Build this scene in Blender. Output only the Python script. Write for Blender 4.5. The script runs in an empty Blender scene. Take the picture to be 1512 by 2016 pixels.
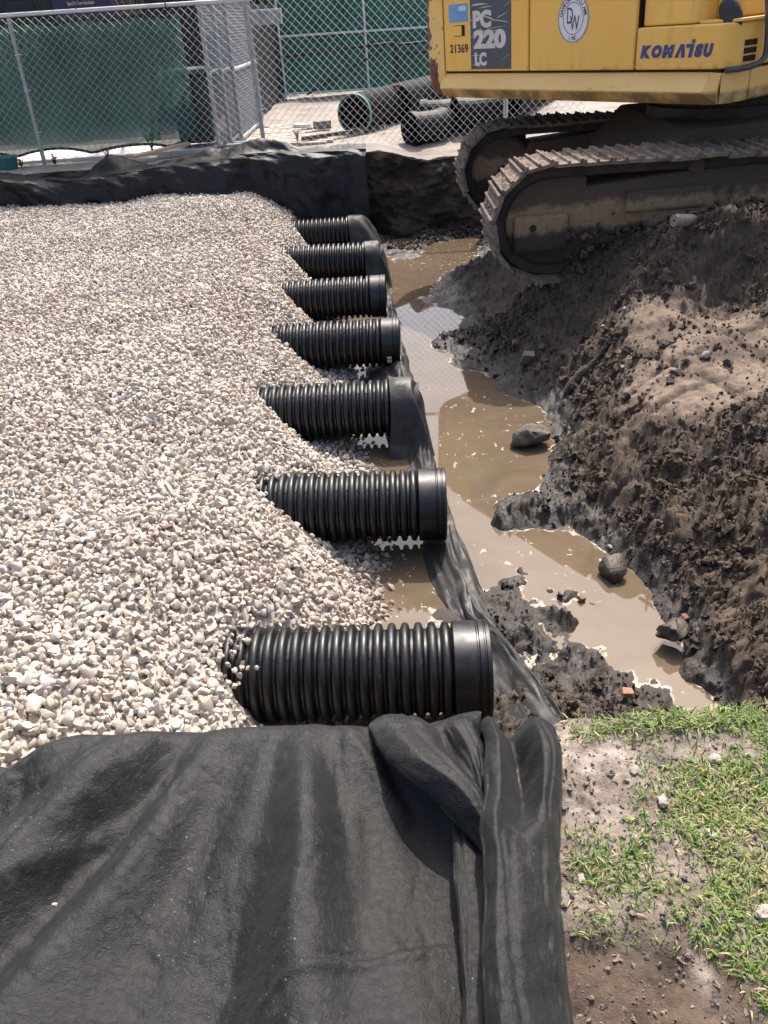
import bpy, bmesh, math, random
import numpy as np
from mathutils import Matrix, Vector, Euler, noise as mnoise

random.seed(7)
rng = np.random.default_rng(7)
scene = bpy.context.scene
col = scene.collection

# ------------------------------------------------------------------ camera
PITCH = math.atan(970 / 1600.0)
ROLL = math.radians(3.84)
EYE = Vector((0, 0, 1.6))
fw = Vector((0, math.cos(PITCH), -math.sin(PITCH)))
up = Vector((0, math.sin(PITCH), math.cos(PITCH)))
rt = Vector((1, 0, 0))
cr = rt * math.cos(ROLL) - up * math.sin(ROLL)
cu = rt * math.sin(ROLL) + up * math.cos(ROLL)
cam_data = bpy.data.cameras.new('camera')
cam_data.sensor_fit = 'VERTICAL'
cam_data.sensor_height = 36
cam_data.sensor_width = 27
cam_data.lens = 36 * 1600 / 2016
cam_data.clip_start = 0.05
cam_data.clip_end = 2000
cam = bpy.data.objects.new('camera', cam_data)
col.objects.link(cam)
mw = Matrix.Identity(4)
for i in range(3):
    mw[i][0], mw[i][1], mw[i][2], mw[i][3] = cr[i], cu[i], -fw[i], EYE[i]
cam.matrix_world = mw
scene.camera = cam

# ------------------------------------------------------------------ light
SUN_EL, SUN_AZ = math.radians(57), math.radians(20)      # azimuth from +Y towards +X
world = bpy.data.worlds.new('World')
scene.world = world
world.use_nodes = True
wn = world.node_tree
wn.nodes.clear()
sky = wn.nodes.new('ShaderNodeTexSky')
sky.sky_type = 'NISHITA'
sky.sun_disc = False
sky.sun_elevation = SUN_EL
sky.sun_rotation = SUN_AZ
sky.air_density = 0.75
sky.dust_density = 5.0
sky.ozone_density = 0.6
bg = wn.nodes.new('ShaderNodeBackground')
bg.inputs['Strength'].default_value = 0.15
wo = wn.nodes.new('ShaderNodeOutputWorld')
wn.links.new(sky.outputs[0], bg.inputs[0])
wn.links.new(bg.outputs[0], wo.inputs[0])
sun_data = bpy.data.lights.new('sun', 'SUN')
sun_data.energy = 2.75
sun_data.angle = math.radians(0.6)
sun_data.color = (1.0, 0.94, 0.86)
sun = bpy.data.objects.new('sun', sun_data)
col.objects.link(sun)
sdir = Vector((math.sin(SUN_AZ) * math.cos(SUN_EL), math.cos(SUN_AZ) * math.cos(SUN_EL), math.sin(SUN_EL)))
sun.rotation_euler = sdir.to_track_quat('Z', 'Y').to_euler()
sun.location = sdir * 40
vs = scene.view_settings
vs.view_transform = 'Standard'
vs.look = 'None'
vs.exposure = 1.22
vs.gamma = 1
vs.use_curve_mapping = False

# ------------------------------------------------------------------ noise helpers
def _hash(ix, iy, seed):
    h = (ix.astype(np.int64) * 374761393 + iy.astype(np.int64) * 668265263 + seed * 974634777) & 0x7fffffff
    h = (h ^ (h >> 13)) * 1274126177 & 0x7fffffff
    h = (h ^ (h >> 16)) & 0x7fffffff
    return h / float(0x7fffffff)

def vn(x, y, seed=0):
    x = np.asarray(x, float); y = np.asarray(y, float)
    ix = np.floor(x); iy = np.floor(y)
    fx = x - ix; fy = y - iy
    fx = fx * fx * fx * (fx * (fx * 6 - 15) + 10); fy = fy * fy * fy * (fy * (fy * 6 - 15) + 10)
    a = _hash(ix, iy, seed); b = _hash(ix + 1, iy, seed); c = _hash(ix, iy + 1, seed); d = _hash(ix + 1, iy + 1, seed)
    return (a * (1 - fx) + b * fx) * (1 - fy) + (c * (1 - fx) + d * fx) * fy - 0.5

def fbm(x, y, seed=0, octv=4, gain=0.5):
    s = 0; a = 1.0; f = 1.0
    for o in range(octv):
        s = s + a * vn(x * f + 17.3 * o, y * f - 9.1 * o, seed + o)
        a *= gain; f *= 2.03
    return s

def sst(a, b, x):
    t = np.clip((np.asarray(x, float) - a) / (b - a), 0, 1)
    return t * t * (3 - 2 * t)

# ------------------------------------------------------------------ materials
MATS = {}
class NT:
    def __init__(s, name):
        s.m = bpy.data.materials.new(name); s.m.use_nodes = True
        s.t = s.m.node_tree; s.t.nodes.clear()
        s.out = s.t.nodes.new('ShaderNodeOutputMaterial')
        s.b = s.n('ShaderNodeBsdfPrincipled')
        s.l(s.b.outputs[0], s.out.inputs['Surface'])
        MATS[name] = s.m
    def n(s, typ, **kw):
        nd = s.t.nodes.new(typ)
        for k, v in kw.items(): setattr(nd, k, v)
        return nd
    def l(s, a, b): s.t.links.new(a, b)
    def set(s, **kw):
        for k, v in kw.items():
            s.b.inputs[k.replace('_', ' ')].default_value = v if not (isinstance(v, tuple) and len(v) == 3) else (*v, 1)
    def pos(s):
        return s.n('ShaderNodeNewGeometry').outputs['Position']
    def obj(s):
        return s.n('ShaderNodeTexCoord').outputs['Object']
    def noise(s, vec, scale, detail=4, rough=0.55, out='Fac', dist=0.0):
        nd = s.n('ShaderNodeTexNoise'); nd.inputs['Scale'].default_value = scale
        nd.inputs['Detail'].default_value = detail; nd.inputs['Roughness'].default_value = rough
        nd.inputs['Distortion'].default_value = dist
        if vec is not None: s.l(vec, nd.inputs['Vector'])
        return nd.outputs[out]
    def ramp(s, fac, stops, interp='LINEAR'):
        nd = s.n('ShaderNodeValToRGB'); nd.color_ramp.interpolation = interp
        e = nd.color_ramp.elements
        while len(e) < len(stops): e.new(0.5)
        for k, (p, c) in enumerate(stops):
            e[k].position = p
            e[k].color = (*c, 1) if isinstance(c, tuple) else (c, c, c, 1)
        s.l(fac, nd.inputs[0])
        return nd.outputs[0]
    def mix(s, fac, a, b, mode='MIX'):
        nd = s.n('ShaderNodeMix', data_type='RGBA', blend_type=mode)
        for sock, v in ((nd.inputs[0], fac), (nd.inputs[6], a), (nd.inputs[7], b)):
            if isinstance(v, (int, float)): sock.default_value = v
            elif isinstance(v, tuple): sock.default_value = (*v, 1)
            else: s.l(v, sock)
        return nd.outputs[2]
    def math(s, op, a, b=0.0, c=None, clamp=False):
        nd = s.n('ShaderNodeMath', operation=op, use_clamp=clamp)
        for k, v in enumerate((a, b, c)):
            if v is None: continue
            if isinstance(v, (int, float)): nd.inputs[k].default_value = v
            else: s.l(v, nd.inputs[k])
        return nd.outputs[0]
    def maprange(s, v, a, b, c=0.0, d=1.0):
        nd = s.n('ShaderNodeMapRange', interpolation_type='SMOOTHSTEP')
        s.l(v, nd.inputs[0])
        for k, q in enumerate((a, b, c, d)): nd.inputs[k + 1].default_value = q
        return nd.outputs[0]
    def sep(s, v):
        nd = s.n('ShaderNodeSeparateXYZ'); s.l(v, nd.inputs[0]); return nd.outputs
    def stretch(s, v, sc):
        nd = s.n('ShaderNodeMapping'); nd.inputs['Scale'].default_value = sc; s.l(v, nd.inputs[0]); return nd.outputs[0]
    def attr(s, name, typ='GEOMETRY'):
        nd = s.n('ShaderNodeAttribute', attribute_type=typ); nd.attribute_name = name; return nd.outputs['Fac']
    def bump(s, h, strength=0.5, dist=0.01):
        nd = s.n('ShaderNodeBump'); nd.inputs['Strength'].default_value = strength; nd.inputs['Distance'].default_value = dist
        s.l(h, nd.inputs['Height']); s.l(nd.outputs[0], s.b.inputs['Normal']); return nd
    def color(s, c): s.l(c, s.b.inputs['Base Color'])
    def rough(s, c): s.l(c, s.b.inputs['Roughness'])

def simple(name, c, rough=0.6, metal=0.0, var=0.25, scale=8.0, bump=0.0, bscale=40.0, spec=0.5):
    m = NT(name)
    p = m.pos()
    f = m.noise(p, scale, 5)
    lo = tuple(v * (1 - var) for v in c); hi = tuple(min(1, v * (1 + var)) for v in c)
    m.color(m.ramp(f, [(0.3, lo), (0.7, hi)]))
    m.set(Roughness=rough, Metallic=metal)
    m.b.inputs['Specular IOR Level'].default_value = spec
    if bump: m.bump(m.noise(p, bscale, 4), bump, 0.01)
    return m.m

# limestone
m = NT('limestone')
rnd = m.n('ShaderNodeObjectInfo').outputs['Random']
p = m.pos()
base = m.ramp(rnd, [(0.0, (0.29, 0.24, 0.19)), (0.12, (0.365, 0.315, 0.262)), (0.35, (0.415, 0.368, 0.315)), (0.6, (0.45, 0.407, 0.355)), (0.85, (0.49, 0.448, 0.40)), (1.0, (0.54, 0.505, 0.46))])
f = m.noise(p, 60, 5, 0.65)
base = m.mix(m.maprange(f, 0.35, 0.75, 0.0, 0.45), base, (0.42, 0.35, 0.28))
dusty = m.noise(p, 0.55, 3)
base = m.mix(m.maprange(dusty, 0.44, 0.64, 0.0, 0.4), base, (0.34, 0.28, 0.23))
wet = m.maprange(m.sep(p)[2], -1.16, -1.10, 0.55, 0.0)
m.color(m.mix(wet, base, (0.16, 0.115, 0.075)))
m.set(Roughness=0.85)
m.bump(m.noise(p, 150, 4, 0.6), 0.5, 0.004)
m = NT('gravel_bed')
p = m.pos()
m.color(m.ramp(m.noise(p, 30, 4), [(0.3, (0.24, 0.205, 0.17)), (0.7, (0.40, 0.355, 0.31))]))
m.set(Roughness=0.9)

# black plastic pipe
m = NT('black_plastic')
p = m.pos()
f = m.noise(p, 9, 6, 0.6)
spk = m.noise(p, 190, 2, 0.5)
c = m.ramp(f, [(0.35, (0.0035, 0.0038, 0.0048)), (0.75, (0.008, 0.0083, 0.0093))])
dust = m.maprange(m.noise(p, 5.5, 5, 0.7), 0.55, 0.78, 0.0, 0.14)
c = m.mix(dust, c, (0.10, 0.09, 0.08))
spl = m.math('MULTIPLY', m.maprange(m.noise(p, 24, 5, 0.7, dist=0.5), 0.62, 0.68, 0, 0.8), m.maprange(m.noise(p, 2.3, 3), 0.52, 0.62, 0, 1))
c = m.mix(spl, c, (0.13, 0.10, 0.072))
c = m.mix(m.maprange(spk, 0.70, 0.76, 0, 0.8), c, (0.30, 0.28, 0.25))
m.color(c)
m.rough(m.maprange(m.noise(p, 14, 4), 0.3, 0.7, 0.33, 0.5))
simple('pipe_inner', (0.006, 0.006, 0.006), 0.7)
simple('yard_plastic', (0.004, 0.0042, 0.005), 0.55, spec=0.18)
simple('green_band', (0.12, 0.30, 0.19), 0.6)
m = NT('pipe_sticker'); tc = m.pos(); z = m.sep(tc)
wv = m.math('FRACT', m.math('MULTIPLY', z[2], 24.0))
m.color(m.ramp(wv, [(0.0, (0.10, 0.33, 0.15)), (0.45, (0.10, 0.33, 0.15)), (0.5, (0.7, 0.72, 0.68)), (1.0, (0.7, 0.72, 0.68))], 'CONSTANT'))
m.set(Roughness=0.5)

# geotextile
def fabric(name, base, fleck=True):
    m = NT(name)
    p = m.pos()
    big = m.noise(p, 4.5, 4)
    fib = m.noise(m.stretch(p, (1, 1, 1)), 420, 3, 0.7)
    c = m.ramp(big, [(0.3, tuple(v * 0.75 for v in base)), (0.7, tuple(v * 1.3 for v in base))])
    c = m.mix(m.maprange(fib, 0.35, 0.7, 0.0, 0.5), c, tuple(v * 1.9 for v in base))
    if fleck:
        clus = m.maprange(m.noise(p, 3.3, 3), 0.5, 0.66, 0.0, 1.0)
        fl = m.maprange(m.noise(p, 190, 2, 0.4), 0.715, 0.745, 0.0, 0.6)
        c = m.mix(m.math('MULTIPLY', fl, clus), c, (0.45, 0.43, 0.40))
        sand = m.maprange(m.noise(p, 7.0, 5, 0.7), 0.60, 0.80, 0.0, 0.22)
        c = m.mix(sand, c, (0.16, 0.145, 0.125))
    m.color(c)
    m.set(Roughness=0.41)
    m.b.inputs['Specular IOR Level'].default_value = 0.31
    m.b.inputs['Sheen Weight'].default_value = 0.04
    m.b.inputs['Sheen Roughness'].default_value = 0.5
    crk = m.noise(p, 55, 5, 0.7, dist=0.6)
    h = m.math('ADD', m.math('MULTIPLY', fib, 0.35), crk)
    m.bump(h, 0.7, 0.006)
    return m.m
fabric('geotextile', (0.0050, 0.0050, 0.0050))
fabric('geotextile_back', (0.0058, 0.0058, 0.0060), False)
m = NT('geotextile_wet')
p = m.pos()
c = m.ramp(m.noise(p, 7, 5), [(0.3, (0.009, 0.009, 0.0095)), (0.75, (0.024, 0.023, 0.0225))])
c = m.mix(m.maprange(m.noise(p, 3.5, 5, 0.7), 0.55, 0.75, 0, 0.5), c, (0.10, 0.085, 0.07))
m.color(c)
m.rough(m.maprange(m.noise(p, 8, 4), 0.35, 0.65, 0.5, 0.85))
m.bump(m.noise(p, 70, 5, 0.7), 0.35, 0.006)

# mud / soil
def mud(name, attrs):
    m = NT(name)
    p = m.pos()
    z = m.sep(p)[2]
    f1 = m.noise(p, 6, 6, 0.65)
    f2 = m.noise(p, 70, 5, 0.7)
    c = m.ramp(f1, [(0.3, (0.034, 0.0235, 0.016)), (0.5, (0.061, 0.0425, 0.0285)), (0.72, (0.105, 0.0745, 0.051))])
    c = m.mix(m.maprange(f2, 0.48, 0.72, 0, 0.45), c, (0.135, 0.098, 0.069))
    zz = m.math('ADD', z, m.math('MULTIPLY', m.math('SUBTRACT', f1, 0.5), 0.25))
    wet = m.maprange(zz, -1.12, -0.95, 1.0, 0.0)
    c = m.mix(m.math('MULTIPLY', wet, 0.85), c, (0.019, 0.0152, 0.0125))
    if attrs:
        dry = m.attr('dry')
        dn = m.math('MULTIPLY', dry, m.math('MULTIPLY', m.maprange(m.noise(p, 14, 5, 0.7), 0.32, 0.52, 0.0, 1.0), m.maprange(m.noise(p, 2.6, 3, 0.6), 0.36, 0.56, 0.25, 1.0)))
        c = m.mix(dn, c, m.ramp(m.noise(p, 12, 5), [(0.3, (0.14, 0.102, 0.073)), (0.7, (0.22, 0.166, 0.123))]))
        sand = m.attr('sand')
        sn = m.math('MULTIPLY', sand, m.maprange(m.noise(p, 9, 5, 0.7), 0.36, 0.6, 0.25, 1.0))
        c = m.mix(sn, c, m.ramp(m.noise(p, 45, 5, 0.7), [(0.3, (0.19, 0.158, 0.132)), (0.7, (0.36, 0.31, 0.268))]))
    m.color(c)
    m.rough(m.math('SUBTRACT', 0.92, m.math('MULTIPLY', wet, m.maprange(f1, 0.3, 0.65, 0.62, 0.25))))
    m.bump(m.math('ADD', m.noise(p, 45, 6, 0.72), m.math('MULTIPLY', m.noise(p, 240, 3), 0.3)), 0.75, 0.012)
    return m.m
mud('mud', True)
mud('mud_clod', False)
simple('dry_clod', (0.15, 0.122, 0.10), 0.95, var=0.4, scale=30)

m = NT('soil_cut')
p = m.pos(); s_ = m.sep(p)
f = m.noise(p, 5, 6, 0.65)
zz = m.math('ADD', s_[2], m.math('MULTIPLY', m.math('SUBTRACT', f, 0.5), 0.55))
c = m.ramp(m.maprange(zz, -1.2, 0.1), [(0.0, (0.014, 0.011, 0.009)), (0.42, (0.024, 0.018, 0.014)), (0.52, (0.13, 0.082, 0.044)), (0.58, (0.11, 0.07, 0.04)), (0.66, (0.03, 0.023, 0.018)), (0.86, (0.032, 0.026, 0.02)), (0.97, (0.22, 0.18, 0.145))])
gate = m.maprange(m.noise(p, 2.2, 3), 0.42, 0.58)
c = m.mix(gate, m.ramp(f, [(0.3, (0.018, 0.014, 0.011)), (0.7, (0.05, 0.038, 0.029))]), c)
topc = m.maprange(zz, -0.12, 0.0, 0, 1)
c = m.mix(topc, c, (0.27, 0.22, 0.18))
m.color(c); m.set(Roughness=0.95)
m.bump(m.noise(p, 30, 6, 0.7), 0.8, 0.02)

m = NT('yard_sand')
p = m.pos()
f = m.noise(p, 1.6, 6, 0.65); g = m.noise(p, 25, 5, 0.7)
c = m.ramp(f, [(0.3, (0.16, 0.138, 0.118)), (0.5, (0.245, 0.213, 0.184)), (0.7, (0.305, 0.268, 0.232))])
c = m.mix(m.maprange(g, 0.55, 0.72, 0, 0.55), c, (0.20, 0.165, 0.14))
m.color(c); m.set(Roughness=0.95); m.bump(g, 0.6, 0.02)
m = NT('paver')
r_ = m.n('ShaderNodeObjectInfo').outputs['Random']; p = m.pos()
c = m.ramp(r_, [(0, (0.30, 0.23, 0.20)), (0.5, (0.38, 0.31, 0.27)), (1, (0.44, 0.38, 0.34))])
c = m.mix(m.maprange(m.noise(p, 12, 5), 0.45, 0.7, 0, 0.5), c, (0.42, 0.38, 0.34))
m.color(c); m.set(Roughness=0.9)
simple('concrete', (0.62, 0.58, 0.53), 0.9, var=0.12, bump=0.3)
simple('far_ground', (0.13, 0.12, 0.09), 0.95, scale=0.5)

# water
m = NT('muddy_water')
p = m.pos()
f = m.noise(p, 2.2, 5, 0.6, dist=1.2)
c = m.ramp(f, [(0.25, (0.088, 0.066, 0.045)), (0.5, (0.108, 0.081, 0.054)), (0.75, (0.128, 0.097, 0.065))])
shore = m.attr('shore')
n1 = m.noise(m.stretch(p, (1.0, 0.75, 1)), 17, 3, 0.55, dist=0.8)
flo = m.math('MULTIPLY', m.maprange(n1, 0.655, 0.675, 0, 1), m.maprange(m.noise(p, 1.1, 2), 0.44, 0.56))
n2 = m.noise(p, 20, 4, 0.6, dist=0.6)
edge = m.maprange(m.math('ADD', shore, m.math('MULTIPLY', m.math('SUBTRACT', n2, 0.5), 0.05)), 0.003, 0.007, 1.0, 0.0)
patchy = m.maprange(m.noise(p, 3.6, 3), 0.45, 0.58)
foam = m.math('MAXIMUM', m.math('MULTIPLY', edge, patchy), flo)
holes = m.maprange(m.noise(p, 90, 2), 0.36, 0.44, 0.35, 1.0)
foam = m.math('MULTIPLY', foam, holes)
m.color(m.mix(m.math('MULTIPLY', foam, 0.8), c, (0.42, 0.37, 0.30)))
m.rough(m.math('ADD', 0.02, m.math('MULTIPLY', foam, 0.7)))
m.b.inputs['IOR'].default_value = 1.38
m.bump(m.math('ADD', m.math('MULTIPLY', m.noise(p, 5, 2), 0.12), m.math('MULTIPLY', foam, 0.6)), 0.05, 0.02)

# excavator
m = NT('yellow_paint')
p = m.obj()
f = m.noise(p, 2.0, 5, 0.6)
c = m.ramp(f, [(0.3, (0.86, 0.47, 0.085)), (0.7, (0.90, 0.53, 0.115))])
st = m.noise(m.stretch(p, (9, 9, 0.8)), 1.0, 5, 0.7)
c = m.mix(m.maprange(st, 0.56, 0.75, 0, 0.35), c, (0.44, 0.26, 0.085))
z = m.sep(p)[2]
low = m.math('MULTIPLY', m.maprange(z, 1.48, 1.40, 0, 1), m.maprange(m.noise(p, 3.1, 6, 0.7), 0.5, 0.62, 0, 0.75))
c = m.mix(low, c, (0.16, 0.09, 0.04))
m.color(c)
m.rough(m.maprange(m.noise(p, 5, 4), 0.3, 0.7, 0.36, 0.58))
m = NT('sill_paint')
p = m.obj(); z = m.sep(p)[2]
f = m.noise(p, 2.4, 5, 0.6)
c = m.ramp(f, [(0.3, (0.78, 0.47, 0.14)), (0.7, (0.85, 0.54, 0.18))])
dirt = m.math('MULTIPLY', m.maprange(z, 1.275, 1.24, 0, 1), m.maprange(m.noise(p, 3.4, 6, 0.7), 0.36, 0.6, 0.25, 0.85))
c = m.mix(dirt, c, (0.11, 0.07, 0.035))
scr = m.noise(m.stretch(p, (3, 3, 22)), 1.0, 5, 0.7)
c = m.mix(m.maprange(scr, 0.60, 0.72, 0, 0.5), c, (0.30, 0.18, 0.08))
m.color(c); m.set(Roughness=0.6)
m = NT('rusty_paint')
p = m.obj(); s_ = m.sep(p)
f = m.noise(p, 2.0, 5)
c = m.ramp(f, [(0.3, (0.76, 0.46, 0.13)), (0.7, (0.84, 0.53, 0.17))])
edge = m.attr('edge')
rn = m.noise(p, 5.2, 6, 0.68)
ru = m.maprange(m.math('ADD', rn, m.math('MULTIPLY', edge, 0.19)), 0.60, 0.62)
c = m.mix(ru, c, m.ramp(m.noise(p, 14, 4), [(0.35, (0.10, 0.028, 0.018)), (0.7, (0.22, 0.09, 0.06))]))
m.color(c); m.set(Roughness=0.65)
simple('dark_gap', (0.012, 0.010, 0.008), 0.8)
simple('decal_slate', (0.075, 0.082, 0.10), 0.5, var=0.12)
simple('decal_white', (0.62, 0.58, 0.53), 0.5, var=0.08)
simple('decal_scratch', (0.55, 0.50, 0.40), 0.6, var=0.1)
simple('decal_blue', (0.035, 0.052, 0.19), 0.45, var=0.1)
simple('plate_blue', (0.16, 0.32, 0.56), 0.5, var=0.12)
simple('plate_pale', (0.50, 0.60, 0.70), 0.5, var=0.1)
simple('stencil_black', (0.025, 0.022, 0.02), 0.6)
simple('logo_grey', (0.06, 0.08, 0.085), 0.5)
simple('logo_white', (0.72, 0.72, 0.72), 0.5, var=0.05)
simple('dark_rubber', (0.02, 0.021, 0.022), 0.5)
simple('rail_grey', (0.075, 0.075, 0.08), 0.5, metal=0.2)
simple('cab_glass', (0.02, 0.03, 0.035), 0.08)
simple('boom_paint', (0.66, 0.40, 0.09), 0.5)
m = NT('track_mud')
p = m.pos()
f = m.noise(p, 9, 6, 0.68)
c = m.ramp(f, [(0.3, (0.07, 0.052, 0.037)), (0.5, (0.17, 0.128, 0.094)), (0.72, (0.29, 0.225, 0.17))])
m.color(c); m.set(Roughness=0.85); m.bump(m.noise(p, 45, 5, 0.7), 0.9, 0.02)
m = NT('undercarriage_dirt')
p = m.obj(); s_ = m.sep(p)
f = m.noise(p, 4.2, 6, 0.7)
zz = m.math('ADD', s_[2], m.math('MULTIPLY', m.math('SUBTRACT', f, 0.5), 0.30))
c = m.ramp(m.maprange(zz, 0.1, 0.95), [(0.0, (0.03, 0.022, 0.016)), (0.22, (0.045, 0.033, 0.024)), (0.30, (0.26, 0.175, 0.10)), (0.52, (0.30, 0.205, 0.115)), (0.62, (0.10, 0.070, 0.046)), (1.0, (0.075, 0.053, 0.036))])
c = m.mix(m.maprange(m.noise(p, 26, 5, 0.7), 0.5, 0.7, 0, 0.6), c, (0.05, 0.04, 0.033))
m.color(c); m.set(Roughness=0.9); m.bump(m.noise(p, 22, 5, 0.7), 0.9, 0.03)
simple('undercarriage_cake', (0.075, 0.054, 0.037), 0.95, var=0.5, scale=12)
simple('dark_steel', (0.045, 0.033, 0.023), 0.7, var=0.4, bump=0.6)
simple('idler_plate', (0.11, 0.084, 0.06), 0.8, var=0.3, bump=0.4)

# fence etc
simple('galvanised', (0.46, 0.48, 0.50), 0.45, metal=0.55, var=0.12)
simple('gate_galvanised', (0.25, 0.275, 0.29), 0.55, metal=0.3, var=0.12)
simple('wire', (0.42, 0.44, 0.45), 0.5, metal=0.35, var=0.1)
simple('post_steel', (0.30, 0.31, 0.30), 0.55, metal=0.3, var=0.25, scale=12)
simple('white_paint', (0.66, 0.69, 0.68), 0.5, var=0.08)
def screen(name, col_, transp, trl):
    m = NT(name)
    p = m.pos()
    f = m.noise(m.stretch(p, (1.2, 1.2, 0.5)), 2.0, 4)
    c = m.ramp(f, [(0.3, tuple(v * 0.75 for v in col_)), (0.7, tuple(v * 1.25 for v in col_))])
    d = m.n('ShaderNodeBsdfDiffuse'); m.l(c, d.inputs[0])
    t = m.n('ShaderNodeBsdfTranslucent'); m.l(c, t.inputs[0])
    mx = m.n('ShaderNodeMixShader'); mx.inputs[0].default_value = trl
    m.l(d.outputs[0], mx.inputs[1]); m.l(t.outputs[0], mx.inputs[2])
    tr = m.n('ShaderNodeBsdfTransparent')
    m2 = m.n('ShaderNodeMixShader'); m2.inputs[0].default_value = transp
    m.l(mx.outputs[0], m2.inputs[1]); m.l(tr.outputs[0], m2.inputs[2])
    m.l(m2.outputs[0], m.out.inputs['Surface'])
screen('green_screen', (0.046, 0.10, 0.088), 0.16, 0.45)
screen('green_screen_far', (0.024, 0.078, 0.066), 0.0, 0.2)
simple('screen_hem', (0.012, 0.02, 0.018), 0.8)
simple('black_slat', (0.016, 0.016, 0.022), 0.6)
simple('bin_green', (0.012, 0.028, 0.026), 0.5)
simple('teal_plastic', (0.035, 0.13, 0.13), 0.5)
simple('wood_pale', (0.42, 0.31, 0.20), 0.8, scale=20)
simple('wood_dark', (0.055, 0.042, 0.035), 0.85, scale=20)
simple('stucco_dark', (0.035, 0.034, 0.038), 0.9)
simple('sign_purple', (0.040, 0.030, 0.075), 0.5, var=0.1)
simple('sign_text', (0.55, 0.50, 0.52), 0.5)
simple('sign_emblem', (0.62, 0.36, 0.30), 0.5)
simple('rock_muddy', (0.10, 0.08, 0.062), 0.75, var=0.5, scale=14, bump=0.9, bscale=40)
simple('rock_dark', (0.045, 0.034, 0.026), 0.6, var=0.5, scale=14, bump=0.9, bscale=40)
simple('rock_pale', (0.30, 0.265, 0.23), 0.85, var=0.3, scale=25, bump=0.8, bscale=80)
simple('brick_red', (0.17, 0.085, 0.06), 0.85, var=0.3, scale=25, bump=0.6)
simple('brick_orange', (0.27, 0.15, 0.09), 0.85, var=0.3, scale=25, bump=0.6)
simple('grey_block', (0.17, 0.155, 0.14), 0.85, var=0.3, scale=25, bump=0.6)
simple('root_bark', (0.055, 0.04, 0.03), 0.9, var=0.5, scale=16, bump=0.9)
m = NT('clear_plastic')
m.set(Base_Color=(0.33, 0.28, 0.22), Roughness=0.35)
m.b.inputs['Transmission Weight'].default_value = 0.35
m = NT('grass_blade')
at = m.attr('tint')
m.color(m.ramp(at, [(0, (0.05, 0.105, 0.016)), (0.4, (0.12, 0.215, 0.03)), (0.75, (0.22, 0.30, 0.055)), (0.86, (0.36, 0.29, 0.13)), (1, (0.44, 0.35, 0.19))]))
m.set(Roughness=0.55)
m.b.inputs['Subsurface Weight'].default_value = 0.0
tl = m.n('ShaderNodeBsdfTranslucent'); m.l(m.b.inputs['Base Color'].links[0].from_socket, tl.inputs[0])
mx = m.n('ShaderNodeMixShader'); mx.inputs[0].default_value = 0.35
m.l(m.b.outputs[0], mx.inputs[1]); m.l(tl.outputs[0], mx.inputs[2]); m.l(mx.outputs[0], m.out.inputs['Surface'])
m = NT('leaf')
m.color(m.ramp(m.noise(m.pos(), 3, 3), [(0.3, (0.03, 0.065, 0.016)), (0.7, (0.085, 0.13, 0.03))])); m.set(Roughness=0.6)
simple('bark', (0.08, 0.06, 0.045), 0.9)
simple('lint_white', (0.55, 0.52, 0.47), 0.8)

# ------------------------------------------------------------------ object helpers
def tag(o, label=None, cat=None, group=None, kind=None):
    if label: o['label'] = label
    if cat: o['category'] = cat
    if group: o['group'] = group
    if kind: o['kind'] = kind
    return o

def empty(name, loc=(0, 0, 0), rot=(0, 0, 0), scale=1.0):
    o = bpy.data.objects.new(name, None)
    o.location = loc; o.rotation_euler = rot; o.scale = (scale,) * 3
    o.empty_display_size = 0.1
    col.objects.link(o)
    return o

def link(name, me, mat, parent=None):
    o = bpy.data.objects.new(name, me)
    if mat is not None and len(me.materials) == 0: me.materials.append(MATS[mat])
    col.objects.link(o)
    if parent is not None: o.parent = parent
    return o

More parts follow.
